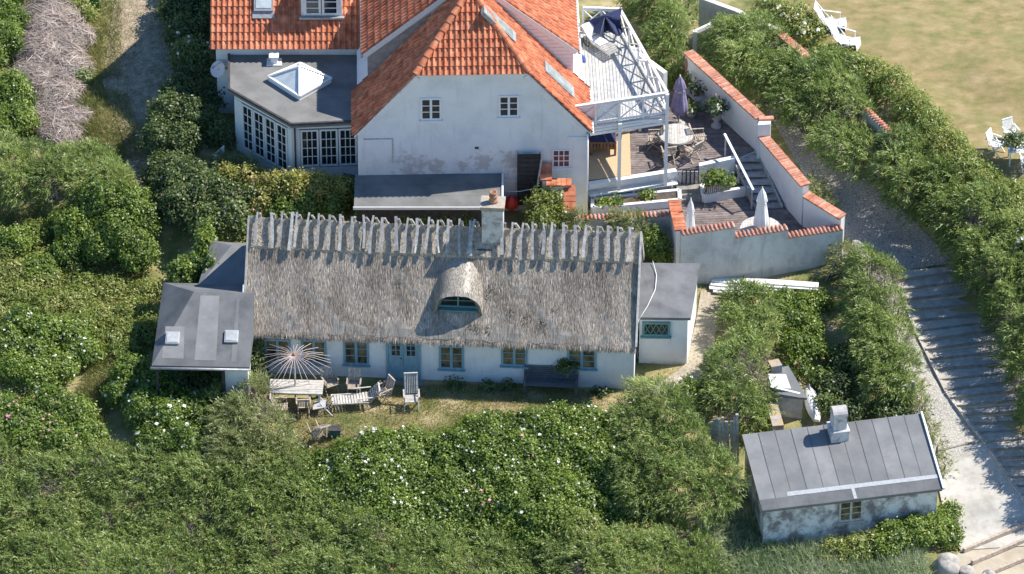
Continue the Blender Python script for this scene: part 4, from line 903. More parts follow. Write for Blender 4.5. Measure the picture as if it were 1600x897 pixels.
# roof windows on the right slope
def roofwin(ua,ub_,va,vb_,par=None,u_e=HW,z_e=ZE,tp=TP,s_=1,nm='roof_window'):
    zf=lambda u:z_e+(u_e-u)*tp; nv=Vector((s_*tp,0,1)).normalized()
    pts=[(s_*ua,va),(s_*ua,vb_),(s_*ub_,vb_),(s_*ub_,va)]
    mb=MB(FH); k=MB(); P3=[Vector(FH(u,v,zf(abs(u)))) for u,v in pts]; nn=(P3[1]-P3[0]).cross(P3[3]-P3[0]).normalized(); nn=nn if nn.z>0 else -nn
    k.slab([p+nn*.13 for p in P3],nn,.16); fr=k.build(nm,'zinc',par or rh)
    c=sum(P3,Vector())/4; k=MB(); k.slab([c+(p-c)*.80+nn*.142 for p in P3],nn,.02); k.build('pane','roof_glass',fr); return fr
roofwin(3.82,2.72,.95,1.62); roofwin(1.6,.40,1.0,1.62)

# left wing with tiled front slope
wy=P(328,75,5.4).y; WX0=P(328,75,5.4).x; 
wing=thing('tiled_wing','lower wing with orange pantile slope, grey roof window and white dormer window','house wing',(WX0+3,wy+2,1))
m_=MB(); x0,x1=WX0+.2,-5.6; y0=wy+.35; y1=y0+6.6
m_.add([(x0,y0,.4),(x1,y0,.4),(x1,y1,.4),(x0,y1,.4),(x0,y0,5.4),(x1,y0,5.4),(x1,y1,5.4),(x0,y1,5.4),(x0,(y0+y1)/2,8.7),(x1,(y0+y1)/2,8.7)],[(0,1,5,4),(1,2,6,9,5),(2,3,7,6),(3,0,4,8,7),(4,5,9,8),(6,7,8,9)]); m_.build('wall','plaster',wing)
rmb=tiles((WX0,wy,5.36),(1,0,0),(0,1,.98),3.65*1.4,lambda d:(0,-5.3-WX0),tw=.215); mb=tiles((WX0,wy+7.3,5.36),(1,0,0),(0,-1,.98),3.65*1.4,lambda d:(0,-5.3-WX0))
b=len(rmb.v); rmb.v+=mb.v; rmb.f+=[tuple(i+b for i in f) for f in mb.f]; rmb.r+=mb.r; rmb.sm+=mb.sm
wr=rmb.build('roof','clay',wing); rt=ridge_tiles((WX0,wy+3.65,9.0),(-5.3,wy+3.65,9.0)); rt.build('ridge_tiles','clay',wr)
m_=MB(); m_.add([(WX0+.03,wy+.02,5.30),(WX0+.03,wy+3.65,8.90),(WX0+.03,wy+7.28,5.30),(WX0+.03,wy+7.28,5.18),(WX0+.03,wy+3.65,8.72),(WX0+.03,wy+.02,5.18)],[(0,1,4,5),(1,2,3,4)]); m_.add([(WX0,wy+.03,5.32),(-5.35,wy+.03,5.32),(-5.35,wy+.4,5.3),(WX0,wy+.4,5.3)],[(0,1,2,3)]); m_.build('verge_board','white_paint',wr)
# grey roof window
def wz(y): return 5.4+(y-wy)*.98
xa=P(397,18,6.1).x; xb=P(427,18,6.1).x
ya=wy+.95; 
ya=[y for y in np.arange(wy,wy+3,.02) if abs(0)+((lambda q:q)(0)) is not None]
def slope_y(px,py):   # where a pixel meets the wing slope
    for z in np.arange(5.3,9.5,.01):
        q=P(px,py,z)
        if z>=wz(q.y): return q
    return q
q1=slope_y(410,18); 
for (a,b,nm,fm) in ((397,427,'roof_window','zinc'),):
    x0=P(a,18,q1.z).x; x1=P(b,18,q1.z).x; y0=q1.y; y1=y0+.8; nn=Vector((0,-.98,1)).normalized()
    k=MB(); pp=[Vector((x0,y0,wz(y0))),Vector((x1,y0,wz(y0))),Vector((x1,y1,wz(y1))),Vector((x0,y1,wz(y1)))]; k.slab([p+nn*.14 for p in pp],nn,.16); fr=k.build(nm,fm,wr)
    c=sum(pp,Vector())/4; k=MB(); k.slab([c+(p-c)*.8+nn*.155 for p in pp],nn,.02); k.build('pane','sky_glass',fr)
    k=MB(); k.slab([Vector((x0-.06,y0-.2,wz(y0-.2)))+nn*.075,Vector((x1+.06,y0-.2,wz(y0-.2)))+nn*.075,Vector((x1+.06,y0+.02,wz(y0)))+nn*.075,Vector((x0-.06,y0+.02,wz(y0)))+nn*.075],nn,.02); k.build('lead_apron','zinc',fr)
q2=slope_y(502,26); x0=P(476,20,q2.z).x; x1=P(530,20,q2.z).x; FD=lambda u,v,z:(u,q2.y+v,z)
k=MB(FD); k.box(x0-.12,x1+.12,.0,1.9,q2.z-.15,q2.z+1.5); dmo=k.build('dormer','white_paint',wr); dmo['label']='white boxed dormer window'
window(dmo,FD,x0,x1,q2.z+.12,q2.z+1.35,2,1,4,'white_paint','glass',name='dormer_window',fw=.08,sill=False) if False else None
k=MB(FD); fw=.09
for (a,b) in ((x0,(x0+x1)/2-.02),((x0+x1)/2+.02,x1)):
    k.box(a,a+fw,-.06,-.003,q2.z+.12,q2.z+1.35); k.box(b-fw,b,-.06,-.003,q2.z+.12,q2.z+1.35)
    for r_ in range(5): z=q2.z+.12+r_*.29; k.box(a+fw,b-fw,-.055,-.004,z,z+(.07 if r_==0 else .035))
k.build('window_frame','white_paint',dmo); k=MB(FD); k.box(x0+.05,x1-.05,-.025,-.008,q2.z+.15,q2.z+1.3); k.build('pane','glass',dmo)
k=MB(FD); k.box(x0-.2,x1+.2,-.18,-.01,q2.z-.02,q2.z+.05); k.build('sill','zinc',dmo)

# ------------------------------------------------------------------ conservatory
ZK=4.85; k1=P(358,140,ZK); k2=P(455,195,ZK); k3=P(560,190,ZK); k0=Vector((P(358,80,ZK).x,wy+.33,ZK)); k3=Vector((HO[0]-HW+.02,k3.y,ZK)); k4=Vector((k3.x,wy+.33,ZK))
con=thing('conservatory','white garden room with flat grey felt roof, paned french windows and pyramid skylight','conservatory',((k0.x+k3.x)/2,(k2.y+k0.y)/2,1))
m_=MB(); m_.prism([(p.x,p.y) for p in (k0,k1,k2,k3,k4)],ZK-.16,ZK); ro=m_.build('roof','felt_light',con)
m_=MB(); 
for a,b in ((k0,k1),(k1,k2),(k2,k3)): m_.beam(a+Vector((0,0,.02)),b+Vector((0,0,.02)),.09,.09)
m_.build('roof_edge','dark_metal',ro)
cen=(k0+k1+k2+k3+k4)/5
inn=[c+(cen-c).normalized()*d for c,d in ((k0,.2),(k1,.2),(k2,.26),(k3,0.0),(k4,0))]; inn[3]=k3+Vector((0,.2,0))
# low walls and corner posts
m_=MB(); m_.prism([(p.x,p.y) for p in inn],.3,2.62); m_.prism([(p.x,p.y) for p in inn],ZK-.40,ZK-.163)
c1,c2,c3=inn[1],inn[2],inn[3]
for c in (inn[1],inn[2]): m_.box(c.x-.02,c.x+.24,c.y+.0,c.y+.24,2.62,ZK-.4)
m_.beam((inn[0].x+.08,inn[0].y,3.6),(inn[1].x+.08,inn[1].y,3.6),.14,2.1); m_.build('wall','white_paint',con)
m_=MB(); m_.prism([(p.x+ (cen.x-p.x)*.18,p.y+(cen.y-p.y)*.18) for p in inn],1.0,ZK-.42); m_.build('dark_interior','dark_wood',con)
def face_wins(p,q,s0,s1,n,z0,z1,cols,rows):
    d=(q-p); L=math.hypot(d.x,d.y); yw=math.atan2(d.y,d.x); F=frame(p,yw); w_=(s1-s0)*L/n
    for i in range(n): window(con,F,s0*L+i*w_+.015,s0*L+(i+1)*w_-.015,z0,z1,1,cols,rows,'white_paint','glass',v=0,fw=.075,bar=.03,depth=.05,name='french_window' if rows>4 else 'window',sill=False)
    f=MB(F); f.box(0,s0*L,-.02,.0,2.63,ZK-.41); f.build('corner_panel','white_paint',con)
    f=MB(F); f.box(s1*L,L,-.02,.0,2.63,ZK-.41); f.build('corner_panel','white_paint',con)
face_wins(inn[1],inn[2],.13,.93,4,2.32,4.42,2,5)
face_wins(inn[2],inn[3],.12,.985,3,2.70,4.42,3,4)
m_=MB(); m_.tube([inn[2]+Vector((.12,-.1,-.15)),inn[2]+Vector((.12,-.1,-2.6))],.04); m_.build('downpipe','dark_metal',con)
# pyramid skylight
qc=P(469,128,ZK+.1); a_=R(45-10); pyr=MB(); bse=[]; c4=[P(419,121,ZK+.16),P(468,152,ZK+.16),P(518,124,ZK+.16),P(469,100,ZK+.16)]
ctr=sum(c4,Vector())/4; apx=ctr+Vector((0,0,.62))
fr=MB(); fr.prism([(p.x,p.y) for p in c4],ZK+.003,ZK+.18)
for i in range(4): fr.beam(c4[i]+Vector((0,0,.06)),apx,.07,.06); fr.beam(c4[i]+Vector((0,0,.05)),c4[(i+1)%4]+Vector((0,0,.05)),.08,.06)
fo=fr.build('pyramid_skylight','white_paint',con); gp=MB(); 
cc_=[c+(ctr-c)*.05+Vector((0,0,.05)) for c in c4]
for i in range(4): gp.add([cc_[i],cc_[(i+1)%4],apx-Vector((0,0,.02))],[(0,1,2)])
gp.build('pane','sky_glass',fo)
kb_=MB(); cx=P(428,98,ZK); kb_.prism([(cx.x-.28,cx.y-.25),(cx.x+.3,cx.y-.25),(cx.x+.3,cx.y+.25),(cx.x-.28,cx.y+.25)],ZK+.003,ZK+.05); kb_.box(cx.x-.12,cx.x+.14,cx.y-.14,cx.y+.12,ZK+.05,ZK+.32); kb_.box(cx.x-.18,cx.x+.2,cx.y-.2,cx.y+.18,ZK+.32,ZK+.38); kb_.build('roof_vent','white_paint',con)
# satellite dish
dq=P(340,108,4.4); dish=thing('satellite_dish','pale round satellite dish beside the white wing wall','satellite dish',(dq.x+.3,dq.y+.2,4.2))
nv=Vector((-.45,-.55,.6)).normalized(); t1=nv.cross(Vector((0,0,1))).normalized(); t2=nv.cross(t1); vs=[dq-nv*.08]; fs=[]
for r_ in (1,2,3):
    for k in range(18): a=2*math.pi*k/18; vs.append(dq-nv*(.08-.08*(r_/3)**2)+(t1*math.cos(a)+t2*math.sin(a))*.33*r_/3)
fs=[(0,1+k,1+(k+1)%18) for k in range(18)]+[(1+r_*18+k,1+(r_+1)*18+k,1+(r_+1)*18+(k+1)%18,1+r_*18+(k+1)%18) for r_ in range(2) for k in range(18)]
m_=MB(); m_.add(vs,fs,smooth=True); m_.build('reflector','pink_siding',dish)
m_=MB(); m_.tube([dq-nv*.06,Vector((k0.x-.3,dq.y+.25,4.25)),Vector((k0.x-.02,dq.y+.35,4.2))],.03); m_.build('bracket','zinc',dish)
m_=MB(); m_.tube([dq-t2*.3,dq+nv*.34],.012); m_.box(dq.x+nv.x*.34-.04,dq.x+nv.x*.34+.04,dq.y+nv.y*.34-.04,dq.y+nv.y*.34+.04,dq.z+nv.z*.34-.04,dq.z+nv.z*.34+.04); m_.build('feed_arm','zinc',dish)

# ------------------------------------------------------------------ felt-roofed shed against the gable
s1=P(553,323,3.25); s2=P(784,323,3.25); SYAW=math.atan2(s2.y-s1.y,s2.x-s1.x); FS=frame(s1,SYAW); SL=(s2-s1).length; SDp=HO[1]-s1.y-.03
shed=thing('lean_to_shed','long shed with flat grey ribbed felt roof against the white gable','shed',FS(SL/2,1,1.5))
m_=MB(FS); m_.box(.12,SL-.12,.12,SDp,.6,3.10); m_.build('wall','dark_wood',shed)
m_=MB(FS)
nseg=3
for i in range(nseg):
    a,b=SDp*i/nseg,SDp*(i+1)/nseg+.012; za,zb=3.25+.06*a,3.25+.06*b
    m_.slab([(0,a,za+.004),(SL,a,za+.004),(SL,b,zb),(0,b,zb)],(0,0,1),.10)
m_.build('roof','felt_mid',shed)
m_=MB(FS); m_.beam((-.03,-.02,3.19),(SL+.03,-.02,3.19),.04,.12); m_.beam((SL+.03,0,3.24),(SL+.03,SDp,3.24+.06*SDp),.07,.14); m_.build('fascia','white_paint',shed)
# clothes lines
m_=MB()
for (a,b,z0_,z1_) in (((785,277),(836,282),3.2,3.1),((785,283),(838,279),3.15,3.15),((785,299),(838,294),2.9,3.0)):
    p=P(*a,z0_); q=P(*b,z1_); m_.tube([p,(p+q)/2-Vector((0,0,.08)),q],.013,5)
tag(m_.build('clothes_line','white_paint'),'white washing lines strung from the shed to a dark wooden screen','clothes line')
scr=thing('wooden_screen','dark weathered board screen standing against the white gable beside the washing lines','screen',FH(2.2,-.4,1.5))
u0,z0=onwall(808,300,HO,HY,-.25); u1,z1=onwall(845,240,HO,HY,-.25)
m_=MB(FH)
for i in range(12): z=z0-.6+(z1-z0+.6)*i/12; m_.box(u0,u1,-.28,-.25,z,z+(z1-z0+.6)/12-.015)
m_.build('boards','dark_wood',scr); m_=MB(FH); m_.box(u0,u0+.07,-.249,-.19,z0-.8,z1+.05); m_.box(u1-.07,u1,-.249,-.19,z0-.8,z1+.05); m_.beam((u1+.05,-.35,z1),(u1-.35,-.9,z0-.9),.05,.05); m_.build('posts','grey_wood',scr)
# red buoy
rb=P(799,317,2.25); m_=MB(); m_.lathe((rb.x,rb.y,rb.z-.28),[(.02,0),(.15,.03),(.25,.13),(.285,.27),(.25,.42),(.15,.52),(.06,.56),(.05,.62),(.01,.62)],20); tag(m_.build('red_buoy','red_plastic'),'round red buoy lying behind the cottage chimney','buoy')
# tile-capped stepped garden wall beside the gable
a=P(853,240,3.95); b=P(853,283,3.42); c=P(893,283,3.42); d=P(890,337,2.55)
sw=capwall('stepped_wall','stepped garden wall with orange tile coping running down from the house corner',[((a.x,HO[1]-.02),(b.x,b.y),3.85,3.4),((b.x,b.y-.05),(c.x,c.y-.05),3.35,3.35),((d.x,c.y-.1),(d.x,d.y),3.25,2.6)],.26,'plaster','pan',z0=.5,cw=.46)
# ================================================================== terraces
T1,T2=1.30,2.25
hc=Vector(FH(HW,0,0)); 
e1=P(1080,370,2.9); e2=P(1146,360,2.9); e3=P(1231,364,2.45); e4=P(1316,357,2.2)
W0=Vector((6.35,-.42,0)); W3=Vector((12.55,.95,0)); dW=(W3-W0).normalized(); 
def onw(px,z):  # point of the front wall line seen above pixel px
    for t in np.arange(0,7,.005):
        q=W0+dW*t; d=Vector((q.x,q.y,z))-Vector(CAM); f=d.dot(Vector(FWD)); 
        if 800+FPX*d.x/f>=px: return q
    return W3
s0_,s1_,s2_,s3_=W0,onw(1147,2.7),onw(1230,2.4),W3
fw_=capwall('retaining_wall','tall weathered grey-white terrace wall with three stepped levels of red tile coping',[(s0_,s1_,2.88,2.93),(s1_,s2_,2.42,2.47),(s2_,s3_,2.08,2.13)],.26,'grey_wall','tile',z0=-.6,cw=.36)
lwv=capwall('terrace_side_wall','short side wall with broad orange tiled top at left end of the lower terrace',[((6.15,1.45),(6.36,-.35),3.0,2.9)],.30,'plaster','pan',z0=0,cw=.46)
lb=capwall('yard_wall','low mossy brick wall with scalloped tile edge behind the cottage roof',[((P(883,340,2.5).x,P(883,340,2.5).y),(6.1,P(1045,334,2.5).y),2.45,2.5)],.24,'old_wall','tile',z0=.3,cw=.3)
yl=P(883,340,2.5).y
# right boundary wall
R0=P(1075,80,3.8); R1=P(1188,182,3.85); R2=Vector((R1.x+.12,R1.y-.35,0)); 
r1=P(1192,213,3.15); r2=P(1259,290,3.15); r3=P(1262,303,2.75); r4=Vector((W3.x+.02,W3.y+.1,0))
bw=capwall('boundary_wall','long white garden wall with brick-red coping stepping down beside the terraces',[((R0.x,R0.y),(R1.x,R1.y),3.75,3.75),((r1.x,r1.y),(r2.x,r2.y),3.12,3.12),((r2.x+.01,r2.y-.02),(r4.x,r4.y),2.72,2.5)],.24,'white_wall','brick',z0=.2,cw=.44)
pl=MB(); pl.prism([(R1.x-.02,R1.y-.02),(R1.x+.42,R1.y+.02),(r1.x+.28,r1.y-.02),(r1.x-.22,r1.y-.08)],.5,3.74); pl.build('pillar','white_wall',bw)
mcap=MB(); q=Vector(((R1.x+r1.x)/2,(R1.y+r1.y)/2,3.8)); mcap.prism([(R1.x-.08,R1.y+.04),(R1.x+.5,R1.y+.08),(R1.x+.52,R1.y-.12),(R1.x-.05,R1.y-.16)],3.743,3.83); mcap.build('pillar_cap','clay_cap',bw)
# terrace platforms
ter=thing('lower_terrace','lower paved terrace of brown boards behind the retaining wall','terrace',(9,2,.4))
low=[(6.2,-.25),(W3.x-.1,W3.y+.1),(r2.x-.1,r2.y),(r1.x-.05,r1.y),(8.2,4.9),(6.2,4.3)]
boards(low,T1,R(4),.145,.012,.04).build('decking','deck_brown',ter)
boards([(6.2,1.45),(6.2,4.3),(hc.x+.02,3.4),(hc.x+.02,yl+.1)],T1,R(4),.145,.012,.04).build('decking','deck_brown',ter)
m_=MB(); m_.prism(low,-.3,T1-.045); m_.prism([(6.2,1.45),(6.2,4.3),(hc.x+.02,3.4),(hc.x+.02,yl+.1)],-.3,T1-.045); m_.build('base','soil',ter)
up=thing('upper_terrace','upper wooden terrace with brown boards and white front edge under the balcony','terrace',(6,7,.8))
f0=P(921,303,T1+.55); f1=Vector((7.2,4.72,0)); f1=P(1093,262,T2-.05); f2=P(1148,250,T2-.05)
fl_=[(hc.x+.03,HO[1]+1.0),(f1.x,f1.y),(f2.x,f2.y),(r1.x-.12,r1.y+.45),(R1.x-.1,R1.y),(R0.x-.1,R0.y),(hc.x+.03,11.5)]
fl_=[(hc.x+.03,3.75)]+fl_[1:]
boards(fl_[:4]+[fl_[4],(R0.x-.1,R0.y),(hc.x+.03,11.5)],T2,R(4),.145,.012,.04).build('decking','deck_brown',up)
m_=MB(); m_.prism(fl_,.2,T2-.045); m_.build('base','white_wall',up)
m_=MB(); m_.prism([(hc.x+.05,3.83),(4.55,4.15),(4.35,6.4),(hc.x+.05,6.4)],T2+.002,T2+.02); m_.prism([(4.02,4.0),(4.58,4.13),(4.58,7.0),(4.3,7.0)],T2+.021,T2+.03); m_.build('matting','chip_floor',up)
# low white ledge along the front
m_=MB(); m_.beam((hc.x+.05,3.62,T2-.10),(f1.x-.9,f1.y-.22,T2-.10),.22,.22); m_.prism([(f1.x-.02,f1.y-.16),(f2.x,f2.y-.16),(f2.x,f2.y+.05),(f1.x-.02,f1.y+.05)],T1,T2+.14); m_.build('edging','white_wall',up)
# slatted opening
gl=thing('slatted_screen','grey slatted wooden screen set in the terrace front beside the white bench','screen',(f1.x-.4,f1.y-.2,T1))
m_=MB(); x0,x1=P(1059,275,1.8).x,P(1091,275,1.8).x; y=f1.y-.25
for i in range(5): xx=x0+(x1-x0)*(i+.5)/5; m_.box(xx-.055,xx+.055,y-.02,y+.02,T1+.05,T2-.04)
m_.build('slats','grey_wood',gl); m_=MB(); m_.box(x0,x1,y+.03,y+.06,T1+.1,T1+.2); m_.box(x0,x1,y+.03,y+.06,T2-.25,T2-.15); m_.box(x0-.02,x1+.02,y+.10,y+.14,T1,T2-.05); m_.build('rails','dark_wood',gl)
# steps in front of the screen
m_=MB(); m_.prism([(x0-.1,y-.9),(x1+.2,y-.75),(x1+.2,y-.05),(x0-.1,y-.05)],T1+.002,T1+.16); m_.prism([(x0-.05,y-.42),(x1+.15,y-.34),(x1+.15,y-.04),(x0-.05,y-.04)],T1+.163,T1+.33); tag(m_.build('stone_step','step_stone'),'two low stone steps in front of the slatted screen','steps')
# white bench along the front
b0=P(920,302,1.78); b1=P(1057,283,1.78); bn=thing('white_bench','long white painted bench along the front of the upper terrace','bench',b0*.5+b1*.5-Vector((0,0,.45)))
d=(b1-b0).normalized(); n_=Vector((-d.y,d.x,0)); m_=MB()
for k in range(3): m_.beam(b0+n_*(k*.155-.15),b1+n_*(k*.155-.15),.145,.04,up=(0,0,1))
m_.build('seat','white_paint',bn)
for t in (.06,.5,.94):
    m_=MB(); c=b0+(b1-b0)*t; m_.beam(c+n_*.13-Vector((0,0,.02)),c+n_*.13-Vector((0,0,.47)),.07); m_.beam(c-n_*.15-Vector((0,0,.02)),c-n_*.15-Vector((0,0,.47)),.07); m_.build('leg','white_paint',bn)
# planting beds
def bedbox(name,label,poly,z0,z1,inner=.14):
    rt_=thing(name,label,'planter',(poly[0][0],poly[0][1],z0)); m_=MB(); n=len(poly)
    for i in range(n):
        a=Vector((*poly[i],0));b=Vector((*poly[(i+1)%n],0)); dd=(b-a).normalized()*.0; m_.beam(Vector((a.x,a.y,(z0+z1)/2)),Vector((b.x,b.y,(z0+z1)/2)),inner,z1-z0)
    m_.build('rim','white_wall',rt_); m_=MB(); m_.prism(poly,z0,z1-.07); m_.build('earth','soil',rt_); return rt_
p0=P(924,331,T1+.12); p1=P(1062,318,T1+.12); bedbox('planting_bed','white-rimmed planting bed below the long white bench',[(p0.x+.05,p0.y),(p1.x,p1.y),(p1.x,p1.y+.62),(p0.x+.05,p0.y+.62)],T1,T1+.34)
p0=P(1100,312,T1+.12); p1=P(1172,300,T1+.12); bedbox('raised_planter','white-walled raised planter with slatted box at the foot of the stairs',[(p0.x,p0.y),(p1.x,p1.y),(p1.x-.1,p1.y+.6),(p0.x-.08,p0.y+.62)],T1,T1+.40)
sb_=thing('slatted_planter_box','small box of grey wooden slats holding a leafy plant above the raised planter','planter',(p0.x+.8,p0.y+.5,T1+.4)); m_=MB()
q0=P(1104,299,T1+.55);q1=P(1142,291,T1+.55)
for i in range(12): c=q0+(q1-q0)*(i+.5)/12; m_.box(c.x-.028,c.x+.028,c.y-.02,c.y+.02,T1+.36,T1+.78)
m_.build('slats','pale_wood',sb_); m_=MB(); m_.prism([(q0.x,q0.y+.03),(q1.x,q1.y+.03),(q1.x,q1.y+.4),(q0.x,q0.y+.4)],T1+.36,T1+.72); m_.build('liner','dark_wood',sb_)
# stairs
stt=thing('wooden_stairs','dark wooden stairs with white handrail beside the white boundary wall','stairs',P(1196,325,T1))
ta=P(1160,241,T2); tb=P(1197,326,T1); nst_=7
dd=(tb-ta); dh=Vector((dd.x,dd.y,0)); dn_=dh.normalized(); cr=Vector((dn_.y,-dn_.x,0)); cr=cr if cr.x>0 else -cr
cr=Vector((1,0.05,0))
m_=MB(); ms=MB()
for i in range(nst_):
    z=T2-(T2-T1)*(i+.7)/nst_; c=Vector((ta.x,ta.y,0))+dh*((i+.35)/nst_); l=c-cr*.42; r_=c+cr*.60; wv=dh/nst_*.62
    m_.add([(l-wv).to_tuple()[:2]+(z,),(r_-wv).to_tuple()[:2]+(z,),(r_+wv).to_tuple()[:2]+(z,),(l+wv).to_tuple()[:2]+(z,)]+[(v_[0],v_[1],z-.05) for v_ in (l-wv,r_-wv,r_+wv,l+wv)],[(3,2,1,0),(4,5,6,7),(0,1,5,4),(1,2,6,5),(2,3,7,6),(3,0,4,7)])
m_.build('treads','grey_wood',stt)
for s_,nm in ((-.44,'a'),(.62,'b')):
    a=Vector((ta.x,ta.y,T2-.08))+cr*s_; b=Vector((tb.x,tb.y,T1+.02))+cr*s_; ms.beam(a,b,.05,.24)
ms.build('stringers','grey_wood',stt)
a=P(1132,209,T2+1.0); b=P(1177,297,T1+.98); m_=MB(); m_.beam(a,b,.09,.05); m_.build('handrail','white_paint',stt)
for t in (.04,.5,.96):
    m_=MB(); c=a+(b-a)*t; zb=T2-(T2-T1)*max(0,t-.05); m_.beam(c-Vector((0,0,.02)),Vector((c.x,c.y,zb-.05)),.06); m_.build('baluster','pale_wood',stt)
# ------------------------------------------------------------------ balcony
ZB2=5.05; ba=P(918,195,ZB2-.05); b1=P(1042,178,ZB2); b2=P(968,47,ZB2); ba=Vector((hc.x+.12,b1.y-.78,ZB2)); xin=Vector(FH(DUE+.05,0,0)).x
bal=thing('balcony','raised timber balcony with grey decking and white cross-braced railing on tall posts','balcony',(4.5,5,T2))
hp=[(hc.x+.14,ba.y),(b1.x,b1.y),(b2.x,b2.y),(hc.x+.14,b2.y+.1)]
mb=boards(hp,ZB2,R(91.6),.13,.014,.04); yin=Vector(FH(0,VD+.1,0)).y
boards([(xin+.03,yin),(hc.x+.13,yin),(hc.x+.13,b2.y+.1),(xin+.03,b2.y+.1)],ZB2,R(91.6),.13,.014,.04,mb); mb.build('decking','deck_grey',bal)
m_=MB()
def hb(a,b,z,w_,h_): m_.beam((a[0],a[1],z),(b[0],b[1],z),w_,h_)
for off,z,h_ in ((0,ZB2-.10,.10),(0,ZB2-.225,.13),(0,ZB2-.375,.13)): hb((hp[0][0]-.05,hp[0][1]-.04),(hp[1][0]+.04,hp[1][1]-.04),z,.05,h_-.012)
hb((hp[1][0]+.03,hp[1][1]),(hp[2][0]+.03,hp[2][1]),ZB2-.2,.05,.28); hb((hp[3][0],hp[3][1]+.03),(hp[2][0],hp[2][1]+.03),ZB2-.2,.05,.28)
for i in range(7): y=ba.y+.5+i*.8; hb((hc.x+.1,y),(hp[1][0]-.3-.35*(i*.8)/5.3*1.9 if i else hp[1][0]-.2,y+.0),ZB2-.13,.06,.15)
m_.build('fascia','white_paint',bal)
def post(x,y,z0,z1,w_=.13): k=MB(); k.box(x-w_/2,x+w_/2,y-w_/2,y+w_/2,z0,z1); k.build('post','white_paint',bal)
post(b1.x,b1.y-.11,T2-.45,ZB2+1.0); fx=P(968,250,3.5).x; fy=ba.y+(b1.y-ba.y)*(fx-ba.x)/(b1.x-ba.x); post(fx,fy-.11,T2-.35,ZB2-.02); post(b2.x-.1,b2.y-.1,T2,ZB2-.42)
pm=(Vector(hp[1])+Vector(hp[2]))/2 if False else Vector(((hp[1][0]+hp[2][0])/2,(hp[1][1]+hp[2][1])/2,0)); post(pm.x-.08,pm.y,T2,ZB2-.42)
RH=1.0
def railing(p,q,n,canvas=False,x=True):
    p=Vector((p[0],p[1],ZB2));q=Vector((q[0],q[1],ZB2)); k=MB(); up_=Vector((0,0,1)); k.beam(p+up_*RH,q+up_*RH,.11,.05); k.beam(p+up_*.09,q+up_*.09,.05,.07); k.beam(p+up_*(RH-.1),q+up_*(RH-.1),.045,.06)
    for i in range(n+1): c=p+(q-p)*i/n; k.beam(c,c+up_*(RH-.03),.08)
    for i in range(n):
        a=p+(q-p)*i/n;b=p+(q-p)*(i+1)/n; k.beam(a+up_*.12,b+up_*(RH-.13),.05,.035); k.beam(a+up_*(RH-.13)+Vector((0,.02,0)),b+up_*.12+Vector((0,.02,0)),.05,.035)
    return k.build('railing','white_paint',bal)
r_=railing((hc.x-.62,hp[0][1]-.16),(hp[1][0],hp[1][1]-.02),4); r_['label']='front railing reaching over the roof tiles'
railing(hp[1],hp[2],5); railing((xin+.3,hp[3][1]),hp[2],2)
cv=MB(); a=Vector((hc.x-.55,hp[0][1]-.10,0)); b=a+(Vector((hp[1][0],hp[1][1],0))-Vector((hc.x-.55,hp[0][1]-.1,0)))*.48
cv.slab([(a.x,a.y+.03,ZB2+.14),(b.x,b.y+.03,ZB2+.14),(b.x,b.y+.03,ZB2+.92),(a.x,a.y+.03,ZB2+.92)],(0,-1,0),.015); c_o=cv.build('windbreak','white_canvas',bal)
# grey wall and gate bits behind the balcony
def simplewall(name,label,pts,z1,th,m,cat='wall',z0=None):
    rt_=MB()
    for a,b in zip(pts,pts[1:]):
        zz=(float(hh(a[0],a[1]))-.4) if z0 is None else z0; rt_.beam((a[0],a[1],(zz+z1)/2),(b[0],b[1],(zz+z1)/2),th,z1-zz)
    return tag(rt_.build(name,m),label,cat)
a=P(985,60,4.0);b=P(1040,100,4.0); simplewall('garden_wall','white wall half hidden by the tall hedge behind the balcony',[(a.x,a.y),(b.x,b.y)],3.6,.2,'white_wall',z0=1)
a=P(1095,-8,4.2);b=P(1150,12,4.2);c=P(1215,42,4.2); simplewall('garden_wall','pale grey wall at the top of the picture under the white flowering shrub',[(a.x,a.y),(b.x,b.y),(c.x,c.y)],4.1,.22,'grey_wall')
a=P(1352,158,4.1);b=P(1402,205,4.0); gwv=capwall('garden_wall','short stretch of dark grey wall with red coping showing through the hedge by the lawn',[((a.x,a.y),(b.x,b.y),3.75,3.65)],.25,'old_wall','tile',cw=.26)
a=P(1215,45,4.3);b=P(1262,85,4.2); capwall('garden_wall','low wall with orange-red coping under the white flowering shrub beside the lawn',[((a.x,a.y),(b.x,b.y),4.15,4.05)],.25,'old_wall','brick')
gp=thing('white_gate','white post with a plank bar in the shade behind the boundary wall','gate',P(1087,70,2)); a=P(1086,50,3.6);b=P(1112,38,3.6); m_=MB(); m_.beam(a,b,.10,.16); m_.build('bar','white_paint',gp); m_=MB(); m_.beam(a+Vector((0,0,.05)),a-Vector((0,0,1.3)),.16); m_.build('post','white_paint',gp)

# ================================================================== hut by the ramp
ZH=-.42; ha=P(1191,798,ZH); hb_=P(1472,764,ZH); HUY=math.atan2(hb_.y-ha.y,hb_.x-ha.x); FU=frame(ha,HUY); UL=(hb_.x-ha.x)/math.cos(HUY); q=P(1160,679,.42); rv=-(q.x-ha.x)*math.sin(HUY)+(q.y-ha.y)*math.cos(HUY); RZU=.42
hut=thing('beach_hut','small white-washed hut with mottled walls and striped grey felt roof beside the ramp','hut',FU(UL/2,1.6,-2.4))
m_=MB(FU); m_.add([(.10,.15,-3),(UL-.12,.15,-3),(UL-.12,rv-.15,-3),(.10,rv-.15,-3),(.10,.15,ZH-.06),(UL-.12,.15,ZH-.06),(UL-.12,rv-.15,RZU-.12),(.10,rv-.15,RZU-.12)],[(0,1,5,4),(1,2,6,5),(2,3,7,6),(3,0,4,7),(4,5,6,7),(0,3,2,1)]); m_.build('wall','hut_wall',hut)
m_=MB(FU); ns_=11; sg=(RZU-ZH)/rv
